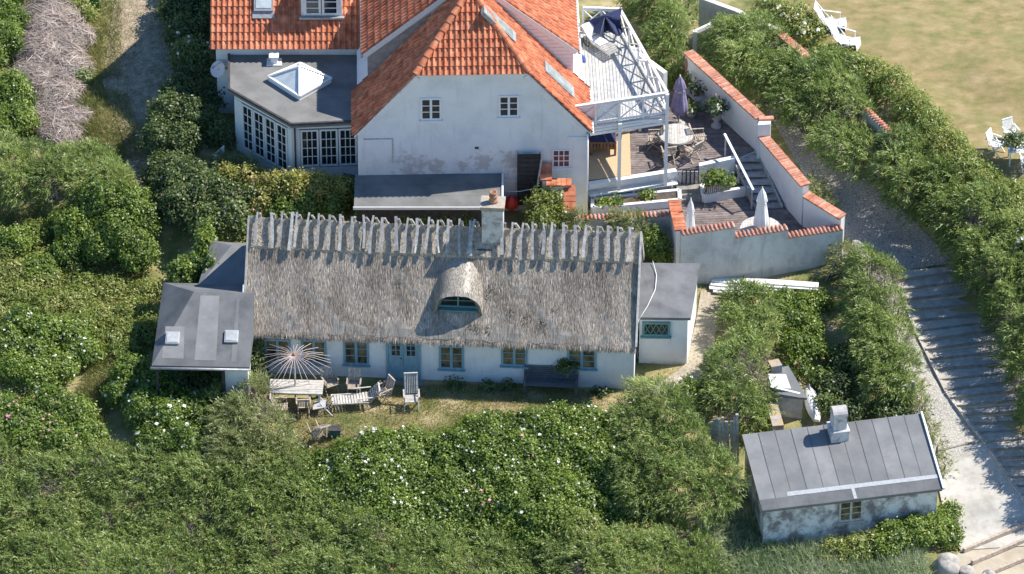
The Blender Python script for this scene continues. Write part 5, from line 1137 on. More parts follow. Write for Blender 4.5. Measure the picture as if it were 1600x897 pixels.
for i in range(ns_):
    a,b=UL*i/ns_,UL*(i+1)/ns_+.02; dz=.006*(i%2)
    for (v0,v1,z0,z1) in ((0,rv,ZH,RZU),): m_.add([(a,v0,z0+dz),(b,v0,z0+dz),(b,v1,z1+dz),(a,v1,z1+dz)],[(0,1,2,3) if v0<v1 else (3,2,1,0)])
for e in (0,UL+.02): m_.add([(e,0,ZH),(e,rv,RZU),(e,rv,RZU-.1),(e,0,ZH-.1)],[(0,1,2,3)])
m_.add([(0,0,ZH),(UL,0,ZH),(UL,0,ZH-.1),(0,0,ZH-.1),(UL,.14,ZH-.1),(0,.14,ZH-.1)],[(0,3,2,1),(3,5,4,2)])
ho=m_.build('roof','felt_blue',hut)
m_=MB(FU)
for i in range(1,ns_): 
    u=UL*i/ns_; m_.beam((u,.02,ZH+.014),(u,rv-.02,RZU+.012),.014,.010,up=(0,-sg,1))
m_.build('roof_seam','seam',ho)
m_=MB(FU); zf=lambda v:ZH+sg*v+.016
vA=.62;m_.add([(1.05,vA-.14,zf(vA-.14)),(UL-.03,vA-.14,zf(vA-.14)),(UL-.03,vA+.03,zf(vA+.03)),(1.05,vA+.05,zf(vA+.05))],[(0,1,2,3)]); m_.add([(3.42,.02,zf(.02)+.004),(3.54,.02,zf(.02)+.004),(3.54,vA,zf(vA)+.004),(3.42,vA,zf(vA)+.004)],[(0,1,2,3)]); m_.build('repair_strip','strip_grey',ho)
m_=MB(FU); m_.add([(.02,.01,zf(.01)-.006),(UL-.02,.01,zf(.01)-.006),(UL-.02,vA-.15,zf(vA-.15)-.006),(.02,vA-.15,zf(vA-.15)-.006)],[(0,1,2,3)]); m_.build('lower_felt','felt',ho)
m_=MB(FU); m_.beam((UL+.05,-.03,ZH+.02),(UL+.05,rv,RZU+.05),.07,.12); m_.build('verge_board','white_paint',ho)
u0,z0=onwall(1310,815,ha,HUY,.15); u1,_=onwall(1347,812,ha,HUY,.15)
w_=window(hut,FU,u0,u1,z0,z0+.95,2,1,3,'pale_wood','glass_curtain',v=.15,fw=.07,bar=.03,depth=.05)
q=P(1311,684,.3); cuu=(q.x-ha.x)*math.cos(HUY)+(q.y-ha.y)*math.sin(HUY)
m_=MB(FU); m_.box(cuu-.33,cuu+.33,rv-.85,rv-.2,-.2,.72); m_.box(cuu-.25,cuu+.25,rv-.79,rv-.26,.723,1.36); m_.box(cuu-.36,cuu+.36,rv-.88,rv-.17,.64,.70); co=m_.build('chimney','chimney_wall',hut)
m_=MB(FU); 
vs=[];fs=[]
for u in (cuu-.27,cuu+.27):
    for k in range(9): t=math.pi*k/8; vs.append((u,rv-.53+math.cos(t)*.28,1.36+math.sin(t)*.24))
fs=[(k,k+1,k+10,k+9) for k in range(8)]+[tuple(range(9)),tuple(range(9,18))[::-1],(0,9,17,8)]; m_.add(vs,fs); m_.build('chimney_cowl','stoneware',co)
# small flat shed by the hut
sa_=P(1208,616,-.05); FT=frame(sa_,R(-4)); 
ls=thing('stone_shed','tiny shed with grey felt roof carrying a pale board beyond the hut','shed',FT(.6,.6,-1.4))
c=[P(1196,581,.25),P(1232,571,.25),P(1261,622,-.05),P(1209,618,-.05)]
m_=MB(); m_.slab([c[3],c[2],c[1],c[0]],(0,0,1),.09); m_.build('roof','felt_blue',ls)
m_=MB(); m_.prism([(c[3].x+.08,c[3].y+.1),(c[2].x-.15,c[2].y+.12),(c[1].x-.1,c[1].y-.1),(c[0].x+.1,c[0].y-.1)],-2,-.14); m_.build('wall','old_wall',ls)
bd=[P(1200,584,.36),P(1228,585,.34),P(1236,607,.14),P(1206,606,.14)]; m_=MB(); m_.slab([bd[3],bd[2],bd[1],bd[0]],(0,0,1),.03); m_.beam(P(1204,604,.22),P(1250,615,.12),.09,.03); tag(m_.build('loose_board','board_white'),'weathered white board lying on the tiny shed roof','board')
for (x,y,x2,y2,z,lab) in ((1208,562,1214,572,.55,'lichen-spotted stone pier at the back corner of the tiny shed'),(1206,630,1216,665,-.35,'lichen-covered stone wall end running down to the hut')):
    a=P(x,y,z);b=P(x2,y2,z); simplewall('stone_pier',lab,[(a.x,a.y),(b.x,b.y)],z,.42,'lichen_stone',z0=-2.4)
# ================================================================== furniture and small things
def V3(p): return Vector(p)
def folding_chair(name,label,wood='teak',back=.5,w_=.46,cat='chair',arms=True):
    t=thing(name,label,cat); h=w_/2
    m_=MB()
    for k in range(6): y=-.22+k*.078; m_.box(-h,h,y,y+.058,.425,.447)
    m_.box(-h+.02,-h+.05,-.2,.24,.40,.424); m_.box(h-.05,h-.02,-.2,.24,.40,.424); m_.build('seat',wood,t)
    m_=MB(); y0,z0=.21,.46; y1,z1=.21+back*.38,.46+back
    for s_ in (-1,1): m_.beam((s_*(h-.02),y0,z0-.1),(s_*(h-.02),y1,z1),.035,.03)
    for k in range(7): x=-h+.06+k*(w_-.12)/6; m_.beam((x,y0+.02,z0+.04),(x,y1-.01,z1-.02),.036,.012)
    m_.beam((-h,y1,z1),(h,y1,z1),.05,.03); m_.build('backrest',wood,t)
    for s_ in (-1,1):
        m_=MB(); m_.beam((s_*(h-.03),-.2,.43),(s_*(h-.03),.28,0),.035,.03); m_.build('leg',wood,t)
        m_=MB(); m_.beam((s_*(h-.0),.2,.60),(s_*(h-.0),-.26,0),.035,.03); m_.build('leg',wood,t)
        if arms: m_=MB(); m_.beam((s_*(h+.02),.27,.66),(s_*(h+.02),-.2,.64),.055,.022); m_.beam((s_*(h+.01),-.17,.64),(s_*(h-.01),-.17,.44),.03); m_.build('armrest',wood,t)
    return t
ch0=folding_chair('folding_chair','weathered wooden chair at the left side of the round terrace table')
tc=P(1056,209,T2+.74)
def put(o,loc,rz,label=None,group=None,scale=None):
    o.location=loc; o.rotation_euler=(0,0,rz)
    if label:o['label']=label
    if group:o['group']=group
    return o
GC='wooden chairs round the terrace table'
put(ch0,(tc.x-.85,tc.y+.15,T2),R(100)+math.pi*0+R(-190),None,GC)
dup(ch0,(tc.x-.30,tc.y-.82,T2),R(180+12),'weathered wooden chair with its back to the camera, between table and front post',GC)
dup(ch0,(tc.x+.62,tc.y-.62,T2),R(180+42),'weathered wooden chair at the near right side of the round terrace table',GC)
dup(ch0,(tc.x+.95,tc.y+.22,T2),R(-80+180+0)-R(0),'weathered wooden chair beside the purple parasol, at the far right of the table',GC)
for o in list(bpy.data.objects):
    pass
def round_table(name,label,c,r,h,m='pale_wood',group=None):
    t=thing(name,label,'table',(c[0],c[1],c[2]),group); x,y,z=c; m_=MB()
    k=-r
    while k<r-.01:
        w_=.105; a=math.sqrt(max(0,r*r-(k+.004)**2)); b=math.sqrt(max(0,r*r-min(r,k+w_-.006)**2)) if k+w_<r else 0
        m_.prism([(x+k,y-a),(x+k+w_-.006,y-b),(x+k+w_-.006,y+b),(x+k,y+a)],z+h-.035,z+h); k+=w_
    m_.lathe((x,y,z),[(r-.10,h-.09),(r-.005,h-.09),(r+.01,h-.06),(r+.01,h-.038),(r-.12,h-.038)],32,rnd=.5,smooth=False); m_.build('tabletop',m,t)
    for a in (45,135,225,315):
        m_=MB(); c_,s_=math.cos(R(a)),math.sin(R(a)); m_.beam((x+c_*r*.62,y+s_*r*.62,z+h-.09),(x+c_*r*.75,y+s_*r*.75,z),.055); m_.build('leg','teak',t)
    return t
round_table('round_table','round weathered slatted table on the upper terrace with a centre hole',(tc.x,tc.y,T2),.68,.74)
t2=P(1189,357,T1+.72); round_table('round_table','round pale slatted table on the lower terrace pierced by a closed white parasol',(t2.x,t2.y,T1),.80,.72)
def parasol(name,label,c,H,r,m,z0=.8,top=.0,pole='pale_wood'):
    t=thing(name,label,'parasol',c); x,y,z=c; m_=MB(); n=24; prof=[(r*.78,z0),(r*1.02,z0+.12),(r,z0+.35),(r*.78,z0+(H-z0)*.45),(r*.62,z0+(H-z0)*.62),(r*.80,z0+(H-z0)*.66),(r*.5,z0+(H-z0)*.86),(r*.18,H-.06),(.02,H)]
    m_.lathe(c,prof,n,fold=6,amp=.24); m_.build('canopy',m,t)
    m_=MB(); m_.tube([(x,y,z+.02),(x,y,z+H+.06)],.025,8); m_.build('pole',pole,t)
    m_=MB(); m_.lathe(c,[(.24,0),(.24,.05),(.05,.09),(.04,.2)],16); m_.build('base','stoneware',t)
    m_=MB(); zz=z0+(H-z0)*.62; m_.lathe(c,[(r*.70,zz-.03),(r*.72,zz),(r*.70,zz+.03)],n); m_.build('tie','grey_cloth' if m!='white_canvas' else 'white_canvas',t)
    return t
p=P(1061,193,T2); parasol('closed_parasol','closed purple-grey parasol standing behind the round terrace table',(p.x,p.y,T2),2.25,.27,'purple_cloth',.5)
p=P(1078,366,T1+.6); parasol('closed_parasol','narrow closed white parasol at the left end of the lower terrace',(p.x,p.y,T1),2.25,.16,'white_canvas',.55)
parasol('closed_parasol','wide closed white parasol rising through the round pale table',(t2.x,t2.y,T1),2.62,.23,'white_canvas',.80)
# brown table with navy cushion under the balcony
p=P(938,243,T2); cb=thing('day_bed','reddish-brown wooden day bed with navy cushion in the shade under the balcony','day bed',(p.x,p.y+.5,T2))
x0,x1=hc.x+.12,p.x+.62; y0,y1=p.y-.05,p.y+1.0; m_=MB(); m_.box(x0,x1,y0,y1,T2+.32,T2+.42)
for i in range(8): xx=x0+(x1-x0)*(i+.5)/8; m_.box(xx-.04,xx+.04,y0-.03,y0-.003,T2+.42,T2+.62)
m_.box(x0,x1,y0-.035,y0,T2+.62,T2+.67); m_.build('frame','brown_wood',cb)
for (a,b) in ((x0+.05,y0+.05),(x1-.05,y0+.05),(x1-.05,y1-.05),(x0+.05,y1-.05)): m_=MB(); m_.box(a-.045,a+.045,b-.045,b+.045,T2+.03,T2+.318); m_.build('leg','brown_wood',cb)
m_=MB(); m_.box(x0+.03,x1-.03,y0+.02,y1,T2+.42,T2+.58); m_.build('cushion','navy_cloth',cb)
# pots
def plant_pot(name,label,c,r,h,m,cat='plant pot',leaf='dark',R_=.3,Hs=.3,fl=None,dens=1.6):
    t=thing(name,label,cat,c); m_=MB(); m_.lathe(c,[(r*.62,0),(r*.9,h*.55),(r,h*.9),(r*1.08,h*.92),(r*1.08,h),(r*.9,h),(r*.85,h*.85)],18); m_.build('pot',m,t)
    v_=veg('x','y','z',leaf,[[c[0],c[1],c[2]+h+Hs*.45,R_,R_,Hs]],flowers=fl,dens=dens,branches=False)
    for o in list(v_.children):
        o.parent=t; o.matrix_parent_inverse=Matrix.Translation(-Vector(c))
    bpy.data.objects.remove(v_); return t
p=P(1119,198,T2); t=plant_pot('flower_pot','stone urn of white flowers on a short pedestal beside the white boundary wall',(p.x,p.y,T2+.42),.24,.34,'stoneware',R_=.30,Hs=.25,fl=('petal_white',14,.09,8))
m_=MB(); m_.lathe((p.x,p.y,T2),[(.2,0),(.2,.08),(.11,.14),(.10,.34),(.18,.40),(.18,.418)],14); m_.build('pedestal','stoneware',t)
p=P(1080,182,T2); plant_pot('round_basket','grey round basket pot standing right of the purple parasol',(p.x,p.y,T2),.25,.38,'stoneware',R_=.18,Hs=.08)
bx=P(1082,148,T2); bb=thing('potting_bench','stone-topped bench with potted plants beside the upper boundary wall','bench',(bx.x,bx.y,T2)); a=P(1068,128,T2+.5);b=P(1096,156,T2+.5)
m_=MB(); m_.beam(a,b,.5,.07); m_.build('top','stoneware',bb); 
for t_ in (.1,.9): m_=MB(); c=a+(b-a)*t_; m_.box(c.x-.2,c.x+.2,c.y-.08,c.y+.08,T2,T2+.463); m_.build('leg','old_wall',bb)
p=a+(b-a)*.25; plant_pot('plant_pot','bright leafy plant in a clay pot on the potting bench, farther of two',(p.x,p.y,p.z+.036),.13,.2,'terracotta',leaf='rose',R_=.15,Hs=.14,dens=1)
p=a+(b-a)*.78; plant_pot('plant_pot','dark leafy plant in a clay pot on the potting bench, nearer of two',(p.x,p.y,p.z+.036),.13,.2,'terracotta',leaf='dark',R_=.17,Hs=.16,dens=1)
p=P(1075,103,T2+.9); m_=MB(); m_.lathe((p.x,p.y,T2),[(.12,0),(.16,.35),(.13,.8),(.17,1.1),(.10,1.3),(.04,1.45),(.02,1.5)],12,fold=3,amp=.15); tag(m_.build('garden_figure','terracotta'),'rust-brown upright garden ornament where the boundary wall begins','ornament')
# balcony lounge and fallen parasol
def blobcloth(name,label,cat,c,rx,ry,h,m,seed=1):
    rr=random.Random(seed); n=22; vs=[];fs=[]; K=7
    for i in range(K+1):
        q=i/K
        for k in range(n):
            a=2*math.pi*k/n; f=1+.18*math.sin(3*a+seed)+.12*math.sin(5*a+seed*2)+rr.uniform(-.05,.05)
            vs.append((c[0]+math.cos(a)*rx*f*(1-q)**.7,c[1]+math.sin(a)*ry*f*(1-q)**.7,c[2]+h*(q**.8)*(1+.12*math.sin(4*a+q*5))))
    for i in range(K):
        for k in range(n): fs.append((i*n+k,i*n+(k+1)%n,(i+1)*n+(k+1)%n,(i+1)*n+k))
    m_=MB(); m_.add(vs,fs); return tag(m_.build(name,m),label,cat)
p=P(906,93,ZB2); blobcloth('blue_towel','bright blue cloth dropped in a heap on the balcony boards','cloth',(p.x+.02,p.y,ZB2+.003),.22,.26,.28,'blue_cloth',3)
fp=thing('fallen_parasol','navy parasol collapsed over the far end of the balcony','parasol',P(945,45,ZB2)); m_=MB()
A0=P(972,12,ZB2+1.15); spk=[P(916,33,ZB2+.7),P(921,48,ZB2+.35),P(938,52,ZB2+.7),P(950,47,ZB2+.30),P(966,56,ZB2+.62),P(973,50,ZB2+.35),P(968,30,ZB2+.9)]
hub=P(945,24,ZB2+1.05); vs=[hub,A0]+spk; fs=[(0,2+i,3+i) for i in range(6)]+[(0,8,1),(0,1,2)]
for f in fs: m_.add([vs[i] for i in f]+[vs[i]-Vector((0,0,.04)) for i in f],[(0,1,2),(5,4,3),(0,3,4,1),(1,4,5,2),(2,5,3,0)])
m_.build('canopy','navy_cloth',fp); m_=MB(); m_.tube([P(915,55,ZB2+.1),A0],.025); 
for s_ in spk: m_.tube([hub-Vector((0,0,.05)),s_-Vector((0,0,.03))],.01,4)
m_.build('pole','pale_wood',fp)
ln=thing('sun_lounger','grey sun lounger with a wheel and pale towel on the balcony deck','sun lounger',P(940,78,ZB2))
ang=R(-52); cx=P(942,78,ZB2); Fl=frame(cx,ang); m_=MB(Fl)
for k in range(10): m_.box(-.55+k*.135,-.55+k*.135+.11,-.28,.28,ZB2+.30,ZB2+.33)
m_.box(-.55,.8,-.31,-.27,ZB2+.24,ZB2+.32); m_.box(-.55,.8,.27,.31,ZB2+.24,ZB2+.32); m_.build('seat','grey_wood',ln)
m_=MB(Fl)
for k in range(5): m_.beam((-.6-k*.11,-.28,ZB2+.36+k*.07),(-.6-k*.11,.28,ZB2+.36+k*.07),.09,.03)
m_.build('backrest','grey_wood',ln); m_=MB(Fl); m_.add([(-.55,-.25,ZB2+.345),(.1,-.22,ZB2+.345),(.1,.2,ZB2+.345),(-.55,.26,ZB2+.345),(-1.05,-.25,ZB2+.70),(-1.05,.26,ZB2+.70)],[(0,1,2,3),(4,0,3,5)]); m_.build('towel','white_canvas',ln)
for s_ in (-.3,.3): m_=MB(Fl); m_.beam((.65,s_*.95,ZB2),(.65,s_*.95,ZB2+.3),.05); m_.build('leg','grey_wood',ln)
for s_ in (-.34,.34):
    m_=MB(Fl); q=[(-.6+.21*math.cos(2*math.pi*k/20),s_,ZB2+.22+.21*math.sin(2*math.pi*k/20)) for k in range(21)]; m_.tube(q,.022,5); m_.beam((-.79,s_,ZB2+.22),(-.41,s_,ZB2+.22),.02); m_.beam((-.6,s_,ZB2+.03),(-.6,s_,ZB2+.41),.02); m_.build('wheel','dark_metal',ln)

# ---- garden in front of the cottage
GF='old chairs on the grass in front of the cottage'
tp=P(463,604,.72); tbl=thing('garden_table','long weathered pale plank table under the bare parasol frame','table',(tp.x,tp.y,0)); tw=P(505,604,.72).x-P(421,604,.72).x; FTb=frame((tp.x,tp.y),CYAW*.6)
m_=MB(FTb)
for k in range(6): m_.box(-tw/2,tw/2,-.42+k*.14,-.42+k*.14+.13,.69,.725)
m_.build('tabletop','pale_wood',tbl)
for a in (-tw/2+.12,tw/2-.12):
    for b in (-.34,.34): m_=MB(FTb); m_.box(a-.04,a+.04,b-.04,b+.04,-.05,.688); m_.build('leg','grey_wood',tbl)
m_=MB(FTb); m_.box(-tw/2+.1,tw/2-.1,-.36,-.33,.60,.685); m_.box(-tw/2+.1,tw/2-.1,.33,.36,.60,.685); m_.build('apron','grey_wood',tbl)
pf=thing('bare_parasol_frame','parasol stripped to a pale star of thin ribs above the plank table','parasol frame',(tp.x,tp.y,0)); hz=2.15; hx,hy=tp.x-.05,tp.y+.05
m_=MB(); m_.tube([(hx,hy,0),(hx,hy,hz+.08)],.028,8); m_.build('pole','pale_wood',pf)
m_=MB(); m_.lathe((hx,hy,hz-.06),[(.03,0),(.08,.02),(.08,.09),(.04,.14),(.02,.16)],12); m_.build('hub','brown_wood',pf)
for k in range(30):
    a=2*math.pi*(k+random.uniform(-.2,.2))/30; L=random.uniform(1.20,1.42); dz=random.uniform(.26,.50); m_=MB(); m_.tube([(hx+.05*math.cos(a),hy+.05*math.sin(a),hz),(hx+math.cos(a)*L*.5,hy+math.sin(a)*L*.5,hz-dz*.28),(hx+math.cos(a)*L,hy+math.sin(a)*L,hz-dz)],.0115,5); m_.build('rib','rib_wood',pf)
for k in range(12):
    a=2*math.pi*k/12; m_=MB(); m_.tube([(hx+.03*math.cos(a),hy+.03*math.sin(a),hz-.55),(hx+math.cos(a)*.6,hy+math.sin(a)*.6,hz-.16)],.008,4); m_.build('strut','pale_wood',pf)
gch=lambda px,py,dz=.45: (lambda q:(q.x,q.y,float(hh(q.x,q.y))))(P(px,py,dz))
g1=dup(ch0,gch(474,630),R(180+4),'wooden armchair pulled up to the plank table, seen from behind',GF); 
dup(ch0,gch(440,634),R(90),'wooden armchair side-on at the left end of the plank table by the bush',GF)
dup(ch0,gch(516,598),R(28),'wooden chair in the shade just right of the plank table',GF)
dup(ch0,gch(553,602),R(-3),'wooden chair in the shade under the third cottage window',GF)
dup(ch0,gch(598,612),R(-58),'tilted wooden chair between the lounger and the blue front door',GF)
tb_=dup(ch0,(gch(486,664,.2)[0],gch(486,664,.2)[1],gch(486,664,.2)[2]+.22),R(30),'toppled wooden chair lying at the edge of the rose bushes',GF); tb_.rotation_euler=(R(78),R(8),R(35))
hc_=folding_chair('garden_chair','tall slat-backed pale wooden armchair standing alone in front of the blue door','pale_wood',back=.78,w_=.52); q=gch(643,622); put(hc_,q,R(3),None,GF)
lg=thing('wooden_lounger','weathered slatted steamer lounger stretched across the grass','lounger'); m_=MB()
for k in range(13): x=-.9+k*.105; z=.34+.05*math.cos(k/12*3.1*2); m_.box(x,x+.08,-.27,.27,z,z+.02)
m_.beam((-.9,-.29,.36),(.48,-.29,.32),.03,.06); m_.beam((-.9,.29,.36),(.48,.29,.32),.03,.06); m_.build('seat','pale_wood',lg)
m_=MB()
for k in range(6): m_.beam((.52+k*.07,-.27,.38+k*.085),(.52+k*.07,.27,.38+k*.085),.07,.02,up=(.6,0,1))
for s_ in (-.29,.29): m_.beam((.48,s_,.33),(.95,s_,.86),.03,.04)
m_.build('backrest','grey_wood',lg)
for x in (-.75,.35):
    for s_ in (-.27,.27): m_=MB(); m_.beam((x,s_,.33),(x+.12,s_,0),.04); m_.build('leg','pale_wood',lg)
for s_ in (-.33,.33): m_=MB(); m_.beam((.0,s_,.56),(.6,s_,.58),.05,.02); m_.beam((.08,s_,.55),(.08,s_*.95,.34),.03); m_.build('armrest','pale_wood',lg)
put(lg,gch(556,624,.3),R(7),None,GF)
fg=thing('folding_stool','small green and grey folded garden stool leaning open on the grass','stool',gch(508,641,.2)); q=Vector(gch(508,641,.2)); m_=MB(); m_.beam(q+V3((-.3,-.1,0)),q+V3((.3,.15,.55)),.035); m_.beam(q+V3((-.3,.25,0)),q+V3((.3,.5,.55)),.035); m_.beam(q+V3((.3,-.1,0)),q+V3((-.2,.15,.45)),.035); m_.beam(q+V3((.3,.3,0)),q+V3((-.2,.5,.45)),.035); m_.build('frame','grey_wood',fg)
m_=MB(); m_.slab([q+V3((-.45,-.05,.30)),q+V3((.02,.0,.38)),q+V3((.02,.45,.38)),q+V3((-.45,.42,.30))],(0,0,1),.02); m_.build('seat','felt_patch',fg)
q=Vector(gch(523,668,.2)); cr_=thing('teal_box','small teal plastic box with dark lid on the dry grass','box',q); m_=MB(); m_.box(q.x-.2,q.x+.2,q.y-.15,q.y+.15,q.z-.02,q.z+.26); m_.build('body','teal_box',cr_); m_=MB(); m_.box(q.x-.22,q.x+.22,q.y-.17,q.y+.17,q.z+.263,q.z+.31); m_.build('lid','dark_metal',cr_)
# bench against the wall
bu0,_=onwall(818,600,CL,CYAW,-.4); bu1,_=onwall(903,600,CL,CYAW,-.4); be=thing('slatted_bench','dark grey slatted bench against the white wall under the right windows','bench',FC((bu0+bu1)/2,-.4,0))
m_=MB(FC)
for k in range(5): m_.box(bu0,bu1,-.62+k*.11,-.62+k*.11+.095,.40,.43)
m_.build('seat','bench_wood',be); m_=MB(FC)
for k in range(6): m_.beam((bu0,-.10+.012*k,.47+k*.085),(bu1,-.10+.012*k,.47+k*.085),.02,.075)
for u in (bu0+.04,bu1-.04,(bu0+bu1)/2): m_.beam((u,-.07,.40),(u,-.0-.03,.96),.05,.04)
m_.build('backrest','bench_wood',be)
for u in (bu0+.05,bu1-.05):
    for v in (-.6,-.12): m_=MB(FC); m_.box(u-.035,u+.035,v-.035,v+.035,-.05,.398); m_.build('leg','bench_wood',be)
    m_=MB(FC); m_.box(u-.04,u+.04,-.62,-.1,.60,.64); m_.box(u-.03,u+.03,-.6,-.54,.402,.60); m_.build('armrest','bench_wood',be)
c=P(889,583,1.0); veg('potted_plant','dark leafy plant spilling over the right end of the slatted bench','plant','dark',[[FC(bu1-.42,-.22,0)[0],FC(bu1-.42,-.22,0)[1],.98,.34,.2,.17]],dens=1.4,branches=False)
# tub at left
q=G(368,612); tb2=thing('wash_tub','small pale tub on the ground beside the extension wall','tub',q); m_=MB(); m_.lathe((q.x,q.y,q.z),[(.25,0),(.34,.3),(.37,.32),(.35,.33),(.30,.30),(.22,.05)],18); m_.build('tub','zinc',tb2)
# ---- right garden
rs=G(1195,449); kb_=thing('stacked_boards','stack of long white weathered boards fanned out below the terrace wall','boards',rs); 
for i,(xa_,ya_,xb_,yb_,z) in enumerate(((1112,438,1279,446,.30),(1110,444,1278,450,.24),(1108,450,1240,452,.18),(1114,455,1200,455,.12))):
    a=P(xa_,ya_,.2+z);b=P(xb_,yb_,.2+z); m_=MB(); n=8; pts=[a+(b-a)*k/n+Vector((0,0,.05*math.sin(math.pi*k/n)+(.07 if k==0 else 0))) for k in range(n+1)]
    for p_,q_ in zip(pts,pts[1:]): m_.beam(p_,q_,.30,.05,rnd=.5)
    m_.build('board','board_white',kb_)
pg=thing('picket_panel','dark diamond-slatted gate panel leaning at the right end of the terrace wall','gate',G(1308,428)); c0=G(1290,440); c1=G(1330,425); m_=MB(); h0=1.0
for k in range(8): a=c0+(c1-c0)*k/7; b=a+Vector((.35,0,h0)); m_.beam(a,b,.06,.02)
m_.build('slats','grey_wood',pg); m_=MB()
for z in (.2,.75): m_.beam(c0+Vector((z*.35,-.03,z)),c1+Vector((z*.35,-.03,z)),.07,.025)
m_.build('rails','dark_wood',pg)
def boulder(label,px,py,r,sq=.7,seed=0,name='boulder',z=None):
    q=G(px,py); rr=random.Random(seed); bm=MB(); n=14; vs=[];fs=[]; ph=[rr.uniform(0,6) for _ in range(6)]
    for i in range(9):
        t=math.pi*i/8
        for k in range(n):
            a=2*math.pi*k/n; d=Vector((math.sin(t)*math.cos(a),math.sin(t)*math.sin(a),math.cos(t))); f=1+.15*math.sin(3*d.x+ph[0])+.13*math.sin(4*d.y+ph[1])+.12*math.sin(5*d.z+2*d.x+ph[2])+rr.uniform(-.03,.03)
            vs.append((q.x+d.x*r*f*1.15,q.y+d.y*r*f*.9,q.z+r*sq*.35+d.z*r*f*sq))
    for i in range(8):
        for k in range(n): fs.append((i*n+k,(i+1)*n+k,(i+1)*n+(k+1)%n,i*n+(k+1)%n))
    bm.add(vs,fs,smooth=True); o=bm.build(name,'boulder'); return tag(o,label,'boulder','boulders by the slipway')
boulder('largest pale boulder at the foot of the ramp beside the sleepers',1478,889,.50,.65,1)
boulder('rounded tan boulder tucked between the big boulder and the sleepers',1508,895,.26,.8,2)
boulder('grey boulder lying partly over the lowest sleepers',1545,901,.26,.75,3)
boulder('low pale boulder in the reeds under the hut window',1312,900,.34,.5,4)
boulder('small pinkish boulder in the reeds left of the hut',1264,899,.28,.5,5)
o=boulder('pinkish rock beside the yellow-green bush near the garden room',362,268,.30,.6,6)
a=G(1338,392); boulder('white-topped rock at the outer corner of the terrace wall',1338,392,.30,.9,7); boulder('flat pale stone in the garden beside the terrace corner',1322,402,.22,.6,8)
dg=G(1270,634); dy=thing('upturned_dinghy','small upturned white dinghy in the weeds beside the tiny shed','dinghy',dg); m_=MB(); vs=[];fs=[]; nn_=9
for i in range(nn_):
    t=i/(nn_-1); wd=.28*math.sin(math.pi*(.12+.80*t))**.7; c=Vector((dg.x-.12+.22*t,dg.y+1.0-2.0*t,dg.z+.02))
    for k in range(9): a=math.pi*k/8; vs.append((c.x+math.cos(a)*wd,c.y,c.z+math.sin(a)**.7*.34*(wd/.28)))
for i in range(nn_-1):
    for k in range(8): fs.append((i*9+k,i*9+k+1,(i+1)*9+k+1,(i+1)*9+k))
fs+=[tuple(range(9)),tuple((nn_-1)*9+k for k in range(9))[::-1]]; m_.add(vs,fs,smooth=True); m_.build('hull','board_white',dy); m_=MB(); m_.beam((dg.x-.10,dg.y+.95,dg.z+.32),(dg.x+.09,dg.y-.95,dg.z+.30),.05,.05); m_.build('keel','pale_wood',dy)
for (x,y,r,l) in ((1350,607,.30,'grey concrete ring in the dark corner behind the hut, farther left'),(1364,598,.26,'grey concrete ring in the dark corner behind the hut, nearer the hedge')):
    q=G(x,y); m_=MB(); m_.lathe((q.x,q.y,q.z),[(r,0),(r,.34),(r*.72,.34),(r*.72,.05)],18); tag(m_.build('concrete_ring','stoneware'),l,'ring','concrete rings behind the hut')
q=G(1424,640); wp=thing('gate_post','grey wooden post with a white arm beside the ramp behind the hut','post',q); m_=MB()
m_.beam(q,q+Vector((.0,0,1.35)),.12); m_.build('post','grey_wood',wp); m_=MB(); m_.beam(q+Vector((-.5,.0,1.05)),q+Vector((.02,.0,1.25)),.06); m_.build('arm','white_paint',wp)
fn=thing('fence_panel','grey weathered board fence panel leaning between the bushes left of the hut','fence',G(1137,700)); a=G(1112,700); b=G(1150,722); m_=MB()
for k in range(9): c=a+(b-a)*(k+.5)/9; m_.beam(c-Vector((0,0,.2)),c+Vector((-.1+random.uniform(-.05,.05),0,1.35+.6*k/8+random.uniform(-.12,.12))),.105,.025)
m_.build('boards','grey_wood',fn); m_=MB(); m_.beam(b+Vector((.08,0,-.2)),b+Vector((-.02,0,2.25)),.10); m_.build('post','grey_wood',fn)
# ---- left top
q=G(148,18); m_=MB(); m_.lathe((q.x,q.y,q.z),[(.18,0),(.22,.9),(.24,.92),(.24,1.0),(.12,1.08)],14); tag(m_.build('green_bin','green_plastic'),'tall green plastic bin at the top of the cobbled lane','bin')
a=P(334,250,2.3);b=P(351,241,2.5); m_=MB(); m_.slab([a-Vector((0,0,.0)),b,b+Vector((0,0,.4)),a+Vector((0,0,.22))],(.4,-1,0),.05); m_.beam(a-Vector((-.1,0,.9)),a+Vector((.1,0,.1)),.06); m_.beam(b-Vector((.1,0,.9)),b+Vector((-.1,0,.1)),.06); tag(m_.build('white_sign_board','board_white'),'small tilted white board standing beside the garden room bushes','board')
q=P(540,266,2.4); blobcloth('blue_tarpaulin','crumpled blue tarpaulin between the garden room and the shed','tarpaulin',(q.x,q.y+.1,2.05),.55,.3,.35,'blue_cloth',5)
